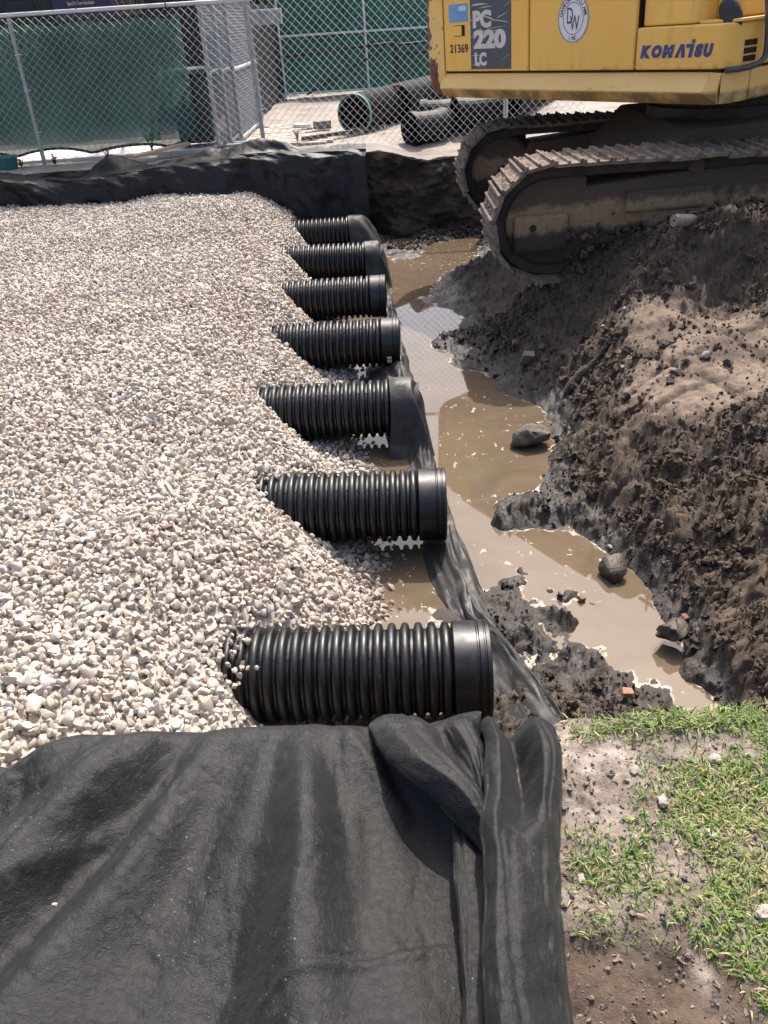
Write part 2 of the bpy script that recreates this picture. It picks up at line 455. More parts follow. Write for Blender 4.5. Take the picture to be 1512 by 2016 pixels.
class MB:
    def __init__(s): s.v = []; s.f = []
    def add(s, vs, fs):
        k = len(s.v); s.v += [tuple(q) for q in vs]; s.f += [tuple(i + k for i in q) for q in fs]; return s
    def box(s, a, b):
        (x0, y0, z0), (x1, y1, z1) = a, b
        return s.add([(x0, y0, z0), (x1, y0, z0), (x1, y1, z0), (x0, y1, z0), (x0, y0, z1), (x1, y0, z1), (x1, y1, z1), (x0, y1, z1)],
                     [(3, 2, 1, 0), (4, 5, 6, 7), (0, 1, 5, 4), (1, 2, 6, 5), (2, 3, 7, 6), (3, 0, 4, 7)])
    def prism(s, poly, axis, a, b):
        """poly: 2D points, extruded along axis from a to b"""
        n = len(poly)
        def P(q, t):
            if axis == 'x': return (t, q[0], q[1])
            if axis == 'y': return (q[0], t, q[1])
            return (q[0], q[1], t)
        vs = [P(q, a) for q in poly] + [P(q, b) for q in poly]
        fs = [tuple(range(n))[::-1], tuple(range(n, 2 * n))] + [(i, (i + 1) % n, n + (i + 1) % n, n + i) for i in range(n)]
        return s.add(vs, fs)
    def tube(s, path, r, seg=8, caps=True, closed=False):
        path = [Vector(q) for q in path]; n = len(path)
        rr = r if hasattr(r, '__len__') else [r] * n
        vs = []; prev = None
        for i, q in enumerate(path):
            t = (path[min(i + 1, n - 1)] - path[max(i - 1, 0)]).normalized()
            if prev is None:
                a = Vector((0, 0, 1)) if abs(t.z) < 0.9 else Vector((1, 0, 0))
                u = t.cross(a).normalized()
            else:
                u = (prev - t * prev.dot(t)).normalized()
            w = t.cross(u); prev = u
            for k in range(seg):
                an = 2 * math.pi * k / seg
                vs.append(q + (u * math.cos(an) + w * math.sin(an)) * rr[i])
        fs = []
        for i in range(n - 1):
            for k in range(seg):
                a = i * seg + k; b = i * seg + (k + 1) % seg
                fs.append((a, b, b + seg, a + seg))
        if caps:
            fs.append(tuple(range(seg))[::-1]); fs.append(tuple(range((n - 1) * seg, n * seg)))
        return s.add(vs, fs)
    def lathe(s, prof, axis='x', seg=48, origin=(0, 0, 0)):
        """prof: (t, r) along axis"""
        vs = []; fs = []; ox, oy, oz = origin
        for (t, r) in prof:
            for k in range(seg):
                a = 2 * math.pi * k / seg; c, q = r * math.cos(a), r * math.sin(a)
                vs.append((ox + t, oy + c, oz + q) if axis == 'x' else ((ox + c, oy + t, oz + q) if axis == 'y' else (ox + c, oy + q, oz + t)))
        for i in range(len(prof) - 1):
            for k in range(seg):
                a = i * seg + k; b = i * seg + (k + 1) % seg
                fs.append((a, b, b + seg, a + seg))
        return s.add(vs, fs)
    def xf(s, M):
        s.v = [tuple(M @ Vector(q)) for q in s.v]; return s
    def mesh(s, name, smooth=False):
        me = bpy.data.meshes.new(name); me.from_pydata(s.v, [], s.f)
        bm = bmesh.new(); bm.from_mesh(me); bmesh.ops.recalc_face_normals(bm, faces=bm.faces); bm.to_mesh(me); bm.free()
        if smooth:
            me.polygons.foreach_set('use_smooth', [True] * len(me.polygons)); me.set_sharp_from_angle(angle=math.radians(38))
        return me
    def build(s, name, mat, parent=None, smooth=False, bevel=0, bseg=2):
        o = link(name, s.mesh(name, smooth), mat, parent)
        if bevel:
            b = o.modifiers.new('bevel', 'BEVEL'); b.width = bevel; b.segments = bseg; b.limit_method = 'ANGLE'; b.angle_limit = math.radians(35)
            b.harden_normals = False
        return o

def grid_mesh(name, X, Y, Z, attrs=None, smooth=True):
    """X,Y,Z 2D arrays"""
    nr, nc = X.shape
    co = np.stack([X, Y, Z], -1).reshape(-1, 3).astype(np.float32)
    i = np.arange(nr * nc).reshape(nr, nc)
    q = np.stack([i[:-1, :-1], i[:-1, 1:], i[1:, 1:], i[1:, :-1]], -1).reshape(-1, 4)
    me = bpy.data.meshes.new(name)
    me.vertices.add(len(co)); me.vertices.foreach_set('co', co.ravel())
    me.loops.add(q.size); me.loops.foreach_set('vertex_index', q.ravel().astype(np.int32))
    me.polygons.add(len(q)); me.polygons.foreach_set('loop_start', np.arange(0, q.size, 4, dtype=np.int32))
    me.polygons.foreach_set('loop_total', np.full(len(q), 4, np.int32))
    me.polygons.foreach_set('use_smooth', np.full(len(q), smooth))
    for k, a in (attrs or {}).items():
        at = me.attributes.new(k, 'FLOAT', 'POINT'); at.data.foreach_set('value', a.ravel().astype(np.float32))
    me.update(); me.validate()
    return me

def soup(name, V, Fq, attrs=None, smooth=False):
    """numpy vertices and faces (all same size)"""
    me = bpy.data.meshes.new(name); n = Fq.shape[1]
    me.vertices.add(len(V)); me.vertices.foreach_set('co', V.astype(np.float32).ravel())
    me.loops.add(Fq.size); me.loops.foreach_set('vertex_index', Fq.ravel().astype(np.int32))
    me.polygons.add(len(Fq)); me.polygons.foreach_set('loop_start', np.arange(0, Fq.size, n, dtype=np.int32))
    me.polygons.foreach_set('loop_total', np.full(len(Fq), n, np.int32))
    me.polygons.foreach_set('use_smooth', np.full(len(Fq), smooth))
    for k, a in (attrs or {}).items():
        at = me.attributes.new(k, 'FLOAT', 'POINT'); at.data.foreach_set('value', a.ravel().astype(np.float32))
    me.update()
    return me

def scatter(name, pts, rots, scl, coll, nvar, mat_parent=None):
    """geometry-node instances of a hidden library collection on points"""
    me = bpy.data.meshes.new(name)
    me.vertices.add(len(pts)); me.vertices.foreach_set('co', np.asarray(pts, np.float32).ravel())
    for k, a in (('rot', rots), ('scl', scl)):
        at = me.attributes.new(k, 'FLOAT_VECTOR', 'POINT'); at.data.foreach_set('vector', np.asarray(a, np.float32).ravel())
    at = me.attributes.new('pick', 'INT', 'POINT'); at.data.foreach_set('value', rng.integers(0, nvar, len(pts)).astype(np.int32))
    o = bpy.data.objects.new(name, me); col.objects.link(o)
    ng = bpy.data.node_groups.new(name + '_nodes', 'GeometryNodeTree')
    ng.interface.new_socket('Geometry', in_out='INPUT', socket_type='NodeSocketGeometry')
    ng.interface.new_socket('Geometry', in_out='OUTPUT', socket_type='NodeSocketGeometry')
    gi = ng.nodes.new('NodeGroupInput'); go = ng.nodes.new('NodeGroupOutput')
    iop = ng.nodes.new('GeometryNodeInstanceOnPoints'); ci = ng.nodes.new('GeometryNodeCollectionInfo')
    ci.inputs['Collection'].default_value = coll; ci.inputs['Separate Children'].default_value = True; ci.inputs['Reset Children'].default_value = True
    iop.inputs['Pick Instance'].default_value = True
    def na(nm, typ):
        n = ng.nodes.new('GeometryNodeInputNamedAttribute'); n.data_type = typ; n.inputs['Name'].default_value = nm; return n.outputs['Attribute']
    e2r = ng.nodes.new('FunctionNodeEulerToRotation')
    ng.links.new(gi.outputs[0], iop.inputs['Points']); ng.links.new(ci.outputs[0], iop.inputs['Instance'])
    ng.links.new(na('pick', 'INT'), iop.inputs['Instance Index'])
    ng.links.new(na('rot', 'FLOAT_VECTOR'), e2r.inputs[0]); ng.links.new(e2r.outputs[0], iop.inputs['Rotation'])
    ng.links.new(na('scl', 'FLOAT_VECTOR'), iop.inputs['Scale'])
    ng.links.new(iop.outputs[0], go.inputs[0])
    md = o.modifiers.new('scatter', 'NODES'); md.node_group = ng
    return o

def lump_mesh(name, seed, npts=16, squash=(1, 0.85, 0.7), subdiv=1, mat='limestone', rough=0.0, sm=0.28, rnd_=0.55, sharp=33):
    r = random.Random(seed); bm = bmesh.new()
    for i in range(npts):
        v = Vector((r.gauss(0, 1), r.gauss(0, 1), r.gauss(0, 1))).normalized() * r.uniform(0.82, 1.08)
        bm.verts.new((v.x * squash[0], v.y * squash[1], v.z * squash[2]))
    res = bmesh.ops.convex_hull(bm, input=bm.verts)
    junk = [g for g in res['geom_interior'] if isinstance(g, bmesh.types.BMVert)]
    if junk: bmesh.ops.delete(bm, geom=junk, context='VERTS')
    if subdiv: bmesh.ops.subdivide_edges(bm, edges=bm.edges[:], cuts=subdiv, use_grid_fill=True, smooth=rnd_)
    bmesh.ops.smooth_vert(bm, verts=bm.verts[:], factor=sm, use_axis_x=True, use_axis_y=True, use_axis_z=True)
    if rough:
        for v in bm.verts:
            v.co *= 1 + rough * (mnoise.noise(v.co * 2.7 + Vector((seed * 3.1, 0, 0))) + 0.5 * mnoise.noise(v.co * 6.5 + Vector((0, seed * 1.7, 0))))
    bmesh.ops.triangulate(bm, faces=bm.faces[:])
    bmesh.ops.recalc_face_normals(bm, faces=bm.faces[:])
    me = bpy.data.meshes.new(name); bm.to_mesh(me); bm.free()
    me.polygons.foreach_set('use_smooth', [True] * len(me.polygons)); me.set_sharp_from_angle(angle=math.radians(sharp))
    me.materials.append(MATS[mat])
    return me

def library(name, meshes):
    c = bpy.data.collections.new(name)
    for i, me in enumerate(meshes):
        o = bpy.data.objects.new(name + '_source_%02d' % i, me); c.objects.link(o)
    return c

def text_part(name, body, size, mat, parent, place, offset=0.0, shear=0.0, align='LEFT', squeeze=1.0, height=None, width=None):
    """lettering as flat mesh; place maps (tx, ty) -> 3D point"""
    cu_ = bpy.data.curves.new(name, 'FONT'); cu_.body = body; cu_.size = size; cu_.offset = offset; cu_.shear = shear
    cu_.align_x = align; cu_.resolution_u = 4; cu_.extrude = 0; cu_.fill_mode = 'FRONT'
    to = bpy.data.objects.new(name, cu_); col.objects.link(to)
    dg = bpy.context.evaluated_depsgraph_get()
    me = bpy.data.meshes.new_from_object(to.evaluated_get(dg))
    bpy.data.objects.remove(to)
    co = np.array([v.co[:] for v in me.vertices])
    if len(co) == 0: return None
    if height: co[:, 1] = (co[:, 1] - co[:, 1].min()) / (np.ptp(co[:, 1])) * height
    if width: co[:, 0] = (co[:, 0] - co[:, 0].min()) / (np.ptp(co[:, 0])) * width
    for v, c in zip(me.vertices, co): v.co = place(c[0] * squeeze, c[1])
    me.materials.clear()
    me.name = name
    return link(name, me, mat, parent)

# ================================================================== THE SETTING
WATER = -1.17
CTRL = [(0.61,11.14,-1.17), (1.06,10.35,-1.17), (0.80,9.78,-1.17), (0.62,9.18,-1.17), (0.89,8.70,-1.17), (0.92,8.21,-1.17), (0.59,7.75,-1.17), (0.70,7.38,-1.17), (0.82,6.93,-1.17), (1.02,6.84,-1.17), (1.06,6.42,-1.17), (1.31,6.06,-1.17), (1.33,5.77,-1.17), (1.30,5.41,-1.17), (1.16,5.03,-1.17), (1.05,4.75,-1.17), (0.77,4.59,-1.17), (0.72,4.28,-1.17), (0.90,4.29,-1.17), (1.05,4.24,-1.17), (1.27,3.98,-1.17), (1.33,3.87,-1.17), (1.40,3.73,-1.17), (1.44,3.54,-1.17), (1.41,3.21,-1.17), (1.45,3.01,-1.17), (1.33,2.88,-1.17), (1.11,2.85,-1.17), (1.03,2.98,-1.17), (0.88,3.23,-1.17), (0.79,3.54,-1.17), (0.55,3.66,-1.17), (1.25,2.82,-1.17), (1.29,2.65,-1.17), (1.52,2.64,-1.17), (1.53,2.79,-1.17), (0.37,8.43,-1.26), (0.69,10.58,-1.26), (0.52,12.31,-1.26), (0.36,9.34,-1.26), (0.76,8.52,-1.26), (0.48,7.78,-1.26), (0.73,6.81,-1.26), (0.85,6.04,-1.26), (0.88,5.40,-1.26), (1.01,5.06,-1.26), (0.63,5.19,-1.26), (0.56,4.38,-1.26), (0.62,4.83,-1.26), (0.90,4.13,-1.26), (1.12,3.97,-1.26), (1.29,3.60,-1.26), (1.33,3.21,-1.26), (1.15,3.39,-1.26), (0.98,3.64,-1.26), (0.50,5.81,-1.26), (0.40,6.64,-1.26), (1.06,5.81,-1.26), (1.43,2.77,-1.22), (0.59,3.39,-1.11), (0.73,2.87,-1.11), (0.94,2.75,-1.11), (0.61,2.65,-1.08), (1.11,2.68,-1.12), (1.53,2.48,-1.02), (1.46,2.78,-1.07), (1.60,2.73,-0.90), (1.49,2.96,-1.00), (1.54,3.79,-0.96), (1.70,3.46,-0.92), (1.90,3.29,-0.82), (1.69,4.32,-0.76), (1.88,4.01,-0.78), (2.10,3.80,-0.68), (1.35,4.77,-0.97), (1.18,4.28,-1.06), (1.62,5.17,-0.80), (1.67,6.10,-0.86), (1.36,6.53,-1.05), (1.23,7.09,-1.06), (1.54,6.82,-0.80), (1.38,7.99,-0.92), (1.82,6.75,-0.66), (1.66,7.06,-0.52), (1.31,9.34,-1.00), (1.77,4.62,-0.60), (2.08,4.60,-0.58), (1.96,5.96,-0.50), (2.54,5.69,-0.45), (2.67,5.17,-0.50), (2.05,5.20,-0.54), (2.41,6.39,-0.14), (2.81,6.40,0.10), (3.04,6.25,0.06), (2.93,5.85,-0.30), (2.70,6.11,-0.40), (2.11,6.25,-0.36), (2.31,4.34,-0.55), (1.71,3.11,-0.92), (0.91,4.37,-1.09), (1.75,7.60,-0.47), (3.00,7.60,-0.46), (5.00,7.50,-0.40), (2.10,10.30,-0.47), (5.00,10.00,-0.40), (1.45,10.40,-1.16), (1.35,9.20,-1.06), (1.75,8.90,-0.50), (8.00,9.00,-0.20), (8.00,5.50,-0.10), (5.00,5.00,-0.20), (4.00,3.50,-0.45), (8.00,3.00,0.00), (3.00,12.20,-0.60), (6.00,12.20,-0.40), (1.60,12.00,-1.19), (1.20,11.20,-1.24), (0.80,12.30,-1.12), (0.30,12.30,-1.15), (3.20,2.40,-0.50), (2.20,2.50,-0.75), (5.00,2.30,-0.20), (0.00,2.40,-1.25), (-2.00,2.40,-1.30), (-2.00,6.00,-1.30), (-2.00,12.00,-1.30), (-8.00,2.00,-1.30), (-8.00,12.00,-1.30), (0.20,6.00,-1.26), (0.20,9.00,-1.26), (0.00,4.30,-1.26), (0.30,3.00,-1.20), (0.10,7.50,-1.26), (0.62,3.50,-1.12), (0.72,3.30,-1.11), (0.85,3.12,-1.11), (0.97,2.95,-1.11), (0.75,2.90,-1.09), (0.62,3.10,-1.10)]
CT = np.array(CTRL)
def tps(r2):
    return 0.5 * r2 * np.log(r2 + 1e-9)
def tps_fit(C, lam=0.004):
    n = len(C); d2 = ((C[:, None, :2] - C[None, :, :2]) ** 2).sum(-1)
    A = np.zeros((n + 3, n + 3)); A[:n, :n] = tps(d2) + lam * np.eye(n)
    A[:n, n] = 1; A[:n, n + 1:] = C[:, :2]; A[n:, :n] = A[:n, n:].T
    return np.linalg.solve(A, np.concatenate([C[:, 2], np.zeros(3)]))
TW = tps_fit(CT)
def tps_eval(X, Y):
    sh = X.shape; x = X.ravel(); y = Y.ravel(); out = np.empty(len(x))
    for a in range(0, len(x), 40000):
        b = slice(a, a + 40000)
        d2 = (x[b, None] - CT[None, :, 0]) ** 2 + (y[b, None] - CT[None, :, 1]) ** 2
        out[b] = tps(d2) @ TW[:-3] + TW[-3] + TW[-2] * x[b] + TW[-1] * y[b]
    return out.reshape(sh)
# small mud islands and clumps standing in the water: x, y, radius, height
BUMPS = [(0.54, 4.34, .05, .09), (0.88, 4.02, .07, .10), (0.92, 4.09, .05, .12), (0.61, 3.93, .05, .10), (0.72, 3.71, .06, .12), (0.78, 3.80, .06, .13), (0.87, 3.83, .06, .13), (0.98, 3.74, .06, .12),
         (1.0, 3.53, .08, .14), (1.08, 3.47, .05, .11), (0.88, 3.40, .06, .12), (0.92, 3.33, .06, .12), (1.18, 3.0, .05, .10), (0.81, 4.36, .09, .13), (0.9, 4.40, .08, .12), (1.02, 4.29, .09, .06), (0.96, 3.9, .03, .09), (0.9, 3.62, .035, .09), (1.12, 3.42, .03, .08),
         (0.66, 3.2, .07, .05), (0.78, 3.05, .09, .05), (0.95, 3.02, .08, .06), (1.05, 3.1, .05, .05), (0.75, 2.8, .1, .04), (0.95, 2.75, .08, .04)]
def pit_smooth(X, Y):
    Z = tps_eval(X, Y)
    Z = np.clip(Z, -1.32, 0.12)
    return Z
DRY_POLY = np.array([(1.98, 6.2), (1.72, 5.3), (1.68, 4.7), (1.9, 4.45), (2.2, 4.5), (2.6, 4.6), (3.0, 5.0), (3.1, 5.6), (2.6, 5.9)])
def in_poly(X, Y, poly, soft=0.10):
    """signed soft mask: 1 inside, 0 outside"""
    inside = np.zeros(X.shape, bool); d = np.full(X.shape, 1e9)
    n = len(poly)
    for i in range(n):
        x0, y0 = poly[i]; x1, y1 = poly[(i + 1) % n]
        c = ((y0 > Y) != (y1 > Y)) & (X < (x1 - x0) * (Y - y0) / (y1 - y0 + 1e-12) + x0)
        inside ^= c
        t = np.clip(((X - x0) * (x1 - x0) + (Y - y0) * (y1 - y0)) / ((x1 - x0) ** 2 + (y1 - y0) ** 2), 0, 1)
        d = np.minimum(d, np.hypot(X - x0 - t * (x1 - x0), Y - y0 - t * (y1 - y0)))
    sd = np.where(inside, d, -d)
    return sst(-soft, soft, sd)

def pit_height(X, Y, detail=True):
    Z = pit_smooth(X, Y)
    BN = fbm(X * 14, Y * 14, 25, 4, 0.6); BT = np.zeros_like(Z)
    for (bx, by, br, bh) in BUMPS:
        d2 = (X - bx) ** 2 + (Y - by) ** 2
        BT = np.maximum(BT, 0.8 * bh * np.exp(-d2 / (br * br * 1.6)))
    Z = Z + BT * np.clip(0.8 + 0.8 * BN, 0.4, 1.15)
    dry = in_poly(X + 0.10 * fbm(X * 6, Y * 6, 5), Y + 0.10 * fbm(X * 6, Y * 6, 9), DRY_POLY, 0.13)
    if detail:
        land = sst(-1.22, -1.05, Z)
        amp = land * (1 - 0.75 * dry)
        # soft slumps, ridged lumps, crumbs
        Z = Z + amp * (0.13 * fbm(X * 1.6, Y * 1.6, 21, 3))
        bil = np.abs(fbm(X * 5.5, Y * 5.5, 31, 4, 0.6))
        Z = Z + amp * 0.10 * (bil - 0.22)
        Z = Z + amp * 0.06 * (np.abs(fbm(X * 17, Y * 17, 41, 4, 0.66)) - 0.2)
        Z = Z + 0.022 * amp * fbm(X * 48, Y * 48, 51, 2) + amp * 0.03 * np.maximum(0, fbm(X * 9, Y * 9, 55, 4, .7) - 0.12)
        Z = Z + (0.012 + 0.02 * (1 - land)) * fbm(X * 9, Y * 9, 61, 3) * (1 - dry)
        # grouser marks pressed into the dry patch
        u = (X - 2.1) * 0.93 + (Y - 5.3) * 0.36; v = -(X - 2.1) * 0.36 + (Y - 5.3) * 0.93
        g = np.maximum(0, np.cos(v * 2 * math.pi / 0.42 + 0.6 * vn(X * 3, Y * 3, 3))) ** 14 * sst(-0.1, 0.1, vn(X * 4, Y * 4, 77))
        g2 = np.maximum(0, np.cos(u * 2 * math.pi / 0.5 + 0.5)) ** 18
        Z = Z - dry * (0.05 * g + 0.035 * g2) + dry * 0.014 * fbm(X * 11, Y * 11, 71, 4)
        # grooves left by the bucket in the slope facing the water
        sl = sst(-1.1, -0.9, Z) * (1 - dry) * sst(1.3, 1.9, X + 0.25 * Y - 0.9)
        Z = Z + sl * 0.03 * vn((X + Y * 0.55) * 13, (Y - X * 0.55) * 2.2, 81)
        # floor the cut back of the flat trench
    front = sst(2.0, 1.5, Y + 0.10 * fbm(X * 5, Y * 5, 91, 3))
    Z = Z * (1 - front) + front * (-0.45 + 0.02 * fbm(X * 9, Y * 9, 95, 3))
    return Z, dry

def axis(a, b, f):
    out = [a]
    while out[-1] < b: out.append(out[-1] + f(out[-1]))
    out[-1] = b
    return np.array(out)

# the dug pit: floor, trench bottom, spoil bank
xs = np.concatenate([np.linspace(-9.5, -0.6, 40)[:-1], axis(-0.6, 0.45, lambda x: 0.03)[:-1], axis(0.45, 3.3, lambda x: 0.0115)[:-1], axis(3.3, 10, lambda x: 0.12)])
ys = axis(1.66, 12.75, lambda y: 0.0068 * (0.6 + y * 0.52))
X, Y = np.meshgrid(xs, ys)
Z, DRY = pit_height(X, Y)
lip = np.clip((Y - 12.55) / 0.2, 0, 1)
Z = np.where(lip > 0, np.minimum(Z, -0.3), Z)
jl = sst(-1.2, -1.05, Z) * (1 - 0.6 * DRY)
X = X + jl * (0.03 * fbm(Y * 11, Z * 11, 161, 4, .65)); Y = Y + jl * (0.03 * fbm(X * 11 + 5, Z * 11, 163, 4, .65))
me = grid_mesh('pit_ground', X, Y, Z, {'dry': DRY, 'sand': np.zeros_like(X)})
tag(link('pit_ground', me, 'mud'), kind='structure')

# water
wx = np.concatenate([axis(-1.6, 0.2, lambda x: 0.05)[:-1], axis(0.2, 1.9, lambda x: 0.013)[:-1], np.linspace(1.9, 2.4, 8)])
wy = axis(2.2, 12.6, lambda y: 0.008 * (0.5 + y * 0.5))
WX, WY = np.meshgrid(wx, wy)
WZ, _ = pit_height(WX, WY)
me = grid_mesh('water', WX, WY, np.full_like(WX, WATER), {'shore': WATER - WZ})
tag(link('water', me, 'muddy_water'), kind='structure')

# surrounding ground out to the horizon, with the pit left open
def ring():
    mb = MB(); B = 400.0
    x0, x1, y0, y1 = -9.5, 10.0, 1.7, 12.7
    def q(a, b, c, d): mb.add([(a, c, -0.012), (b, c, -0.012), (b, d, -0.012), (a, d, -0.012)], [(0, 1, 2, 3)])
    q(-B, x0, -B, B); q(x1, B, -B, B); q(x0, x1, -B, -3.0); q(x0, x1, 26.0, B)
    return mb
tag(ring().build('ground', 'far_ground'), kind='structure')

# yard behind the pit
yx = axis(-9.5, 10, lambda x: 0.12 if -7 < x < 4 else 0.4); yy = axis(12.62, 26, lambda y: 0.03 if y < 13.2 else 0.12)
X, Y = np.meshgrid(yx, yy)
Z = 0.02 * fbm(X * 2, Y * 2, 101, 4) + 0.03 * fbm(X * 7, Y * 7, 103, 3) * sst(13.6, 12.7, Y)
Z = Z - 0.16 * sst(0.2, 0.9, X) * sst(14.6, 13.0, Y)
edge_y = 12.6 + 0.13 * fbm(X * 2.2, X * 0 + 3.3, 105, 4)
Y = np.where(Y < 12.7, edge_y, Y)
Z = Z + 0.10 * sst(15.5, 17.5, Y) * np.maximum(0, fbm(X * 1.2, Y * 1.2, 107, 3))
tag(link('yard_ground', grid_mesh('yard_ground', X, Y, Z), 'yard_sand'), kind='structure')

# raw soil face at the back of the pit
sx = axis(-9.5, 10, lambda x: 0.02 if 0 < x < 2.2 else 0.12); sz = np.linspace(0, 1, 70)
X, T = np.meshgrid(sx, sz)
top = -0.015 - 0.16 * sst(0.2, 0.9, X) + 0.05 * fbm(X * 3, X * 0 + 1.1, 111, 4)
Zs = -1.30 + (top + 1.30) * T
Ys = 12.28 + 0.36 * T + 0.22 * fbm(X * 1.7, Zs * 2.6, 113, 5, 0.55) + 0.05 * np.abs(fbm(X * 9, Zs * 9, 115, 4))
Ys = Ys + 0.35 * sst(0.12, 0.0, T) * -1
tag(link('soil_face', grid_mesh('soil_face', X, Ys, Zs), 'soil_cut'), kind='structure')

# lawn and bare soil at the near corner
lx = axis(-3.5, 5, lambda x: 0.008 if 0.25 < x < 1.25 else 0.07); ly = axis(-3.0, 1.80, lambda y: 0.009 if y > 0.55 else 0.08)
X, Y = np.meshgrid(lx, ly)
LAWN_EDGE = 1.555
def lawn_z(X, Y):
    e = Y + 0.03 * fbm(X * 5, Y * 0 + 2, 121, 3) + 0.16 * sst(0.34, 0.24, X)
    Z = 0.018 * fbm(X * 3, Y * 3, 123, 4) + 0.012 * fbm(X * 14, Y * 14, 125, 3) + 0.006 * np.abs(fbm(X * 45, Y * 45, 127, 3))
    hole = in_poly(X + 0.09 * fbm(X * 9, Y * 9, 133, 3), Y + 0.09 * fbm(X * 9, Y * 9, 135, 3), np.array([(0.25, 0.50), (0.31, 0.90), (0.42, 0.965), (0.52, 0.95), (0.62, 0.92), (0.67, 0.5)]), 0.035)
    Z = Z - 0.016 * hole + 0.012 * hole * fbm(X * 22, Y * 22, 137, 4, .65)
    crumb = np.exp(-(((X - 0.40) / 0.06) ** 2 + ((Y - 1.30) / 0.14) ** 2))
    Z = Z + crumb * 0.05 * np.abs(fbm(X * 26, Y * 26, 129, 3))
    Z = Z - 0.10 * sst(0.28, 0.20, X)
    return Z - 1.25 * sst(1.505, 1.74, e), hole
LZ, HOLE = lawn_z(X, Y)
sandm = np.clip(np.exp(-(((X - 0.46) / 0.15) ** 2 + ((Y - 1.36) / 0.2) ** 2)) * 1.5, 0, 1)
sandm = np.maximum(sandm, 0.8 * np.exp(-(((X - 0.58) / 0.07) ** 2 + ((Y - 1.12) / 0.12) ** 2)))
sandm = np.maximum(sandm, 0.35 * sst(0.5, 0.62, fbm(X * 6, Y * 6, 131, 3) + 0.5))
sandm = np.maximum(sandm, 0.6)
sandm = sandm * (1 - HOLE) * sst(1.60, 1.50, Y)
sandm = np.maximum(sandm, 0.75 * np.exp(-(((X - 0.555) / 0.022) ** 2 + ((Y - 0.86) / 0.05) ** 2)))
tag(link('lawn_soil', grid_mesh('lawn_soil', X, Y, LZ, {'dry': 0.12 * (1 - HOLE), 'sand': sandm}), 'mud'), kind='structure')

# concrete path behind the fence, brick pavers of the yard
cp = MB()
cp.add([(-9.4, 13.50, 0.05), (-2.2, 13.62, 0.05), (-2.2, 15.2, 0.05), (-9.4, 15.2, 0.05), (-9.4, 13.50, -0.1), (-2.2, 13.62, -0.1), (-2.2, 15.2, -0.1), (-9.4, 15.2, -0.1)],
       [(0, 1, 2, 3), (4, 5, 1, 0), (5, 6, 2, 1), (6, 7, 3, 2), (7, 4, 0, 3)])
tag(cp.build('concrete_path', 'concrete', bevel=0.01), kind='structure')
pr = empty('paved_path', (0, 0, 0)); tag(pr, kind='structure')
pbm = MB().box((-0.098, -0.048, -0.05), (0.098, 0.048, 0.0))
pav_mesh = pbm.mesh('paver'); n = 0
pav_mesh.materials.append(MATS['paver'])
for iy in range(30):
    for ix in range(9):
        x = -2.0 + ix * 0.2 + (0.1 if iy % 2 else 0); y = 13.72 + iy * 0.1
        if x > -0.55 - 0.02 * iy + 0.15 * math.sin(iy * 1.3): continue
        o = bpy.data.objects.new('paver', pav_mesh); col.objects.link(o); o.parent = pr
        o.location = (x, y, 0.035 + random.uniform(-0.006, 0.006)); o.rotation_euler = (random.uniform(-.02, .02), random.uniform(-.02, .02), random.uniform(-.02, .02))

# ================================================================== GRAVEL
PIPE_Y = [2.73, 4.18, 5.62, 7.08, 8.52, 10.02, 11.62]
PIPE_END = [0.42, 0.37, 0.17, 0.245, 0.175, 0.05, -0.15]
PZ, PR = -0.90, 0.215
TOE_Y = np.array([1.5, 2.2, 2.7, 3.5, 4.3, 5.4, 7.0, 8.4, 9.8, 11.2, 12.6])
TOE_X = np.array([-.30, -.30, -.15, .10, .14, .06, -.02, -.10, -.18, -.25, -.32])
_gy = [1.4, 2.0, 2.73, 3.05, 3.5, 4.18, 4.9, 5.62, 6.35, 7.08, 7.8, 8.52, 9.3, 10.02, 10.8, 11.62, 12.7]
_gt = [-.62, -.66, -.72, -.60, -.58, -.74, -.72, -.90, -.82, -.92, -.84, -.93, -.90, -1.0, -.94, -.99, -1.0]      # where the surface stands at pipe-top height
_gb = [-.42, -.50, -.58, -.25, -.20, -.36, -.28, -.60, -.42, -.52, -.46, -.63, -.55, -.72, -.62, -.78, -.8]      # where it has come down to the pipe bottoms
def gravel_z(X, Y):
    w = 0.07 * fbm(X * 2.5, Y * 2.5, 141, 3)
    toe = np.interp(Y, TOE_Y, TOE_X) + w
    xt = np.interp(Y, _gy, _gt) + w; xb = np.minimum(np.interp(Y, _gy, _gb) + w, toe - 0.08)
    plat = -0.43 + 0.05 * sst(9, 12.4, Y) + 0.12 * sst(2.8, 1.6, Y) * sst(-0.5, -1.1, X) + 0.05 * fbm(X * 0.9, Y * 0.9, 143, 3) + 0.03 * fbm(X * 3, Y * 3, 145, 2)
    plat = plat + 0.03 * np.cos((X + 2.2) * 1.7) * sst(10, 12.4, Y)
    za = -1.22 + (toe - X) / (toe - xb) * 0.13
    zb = -1.09 + (xb - X) / (xb - xt) * 0.40
    zc = -0.69 + (xt - X) * 0.55
    slope = np.where(X > xb, za, np.where(X > xt, zb, zc))
    k = 0.06
    h = np.clip(0.5 + 0.5 * (slope - plat) / k, 0, 1)
    return slope * (1 - h) + plat * h - k * h * (1 - h)
gm = empty('gravel_mound', (-2.5, 6, -1.2))
tag(gm, 'heap of pale limestone gravel burying the far ends of the drain pipes', 'gravel')
def gpar(o):
    o.parent = gm; o.matrix_parent_inverse = Matrix.Translation((2.5, -6, 1.2)); return o
X, Y = np.meshgrid(np.arange(-9.3, 0.35, 0.05), np.arange(1.45, 12.62, 0.05))
gpar(link('bed', grid_mesh('bed', X, Y, np.maximum(gravel_z(X, Y) - 0.02, -1.5)), 'gravel_bed'))
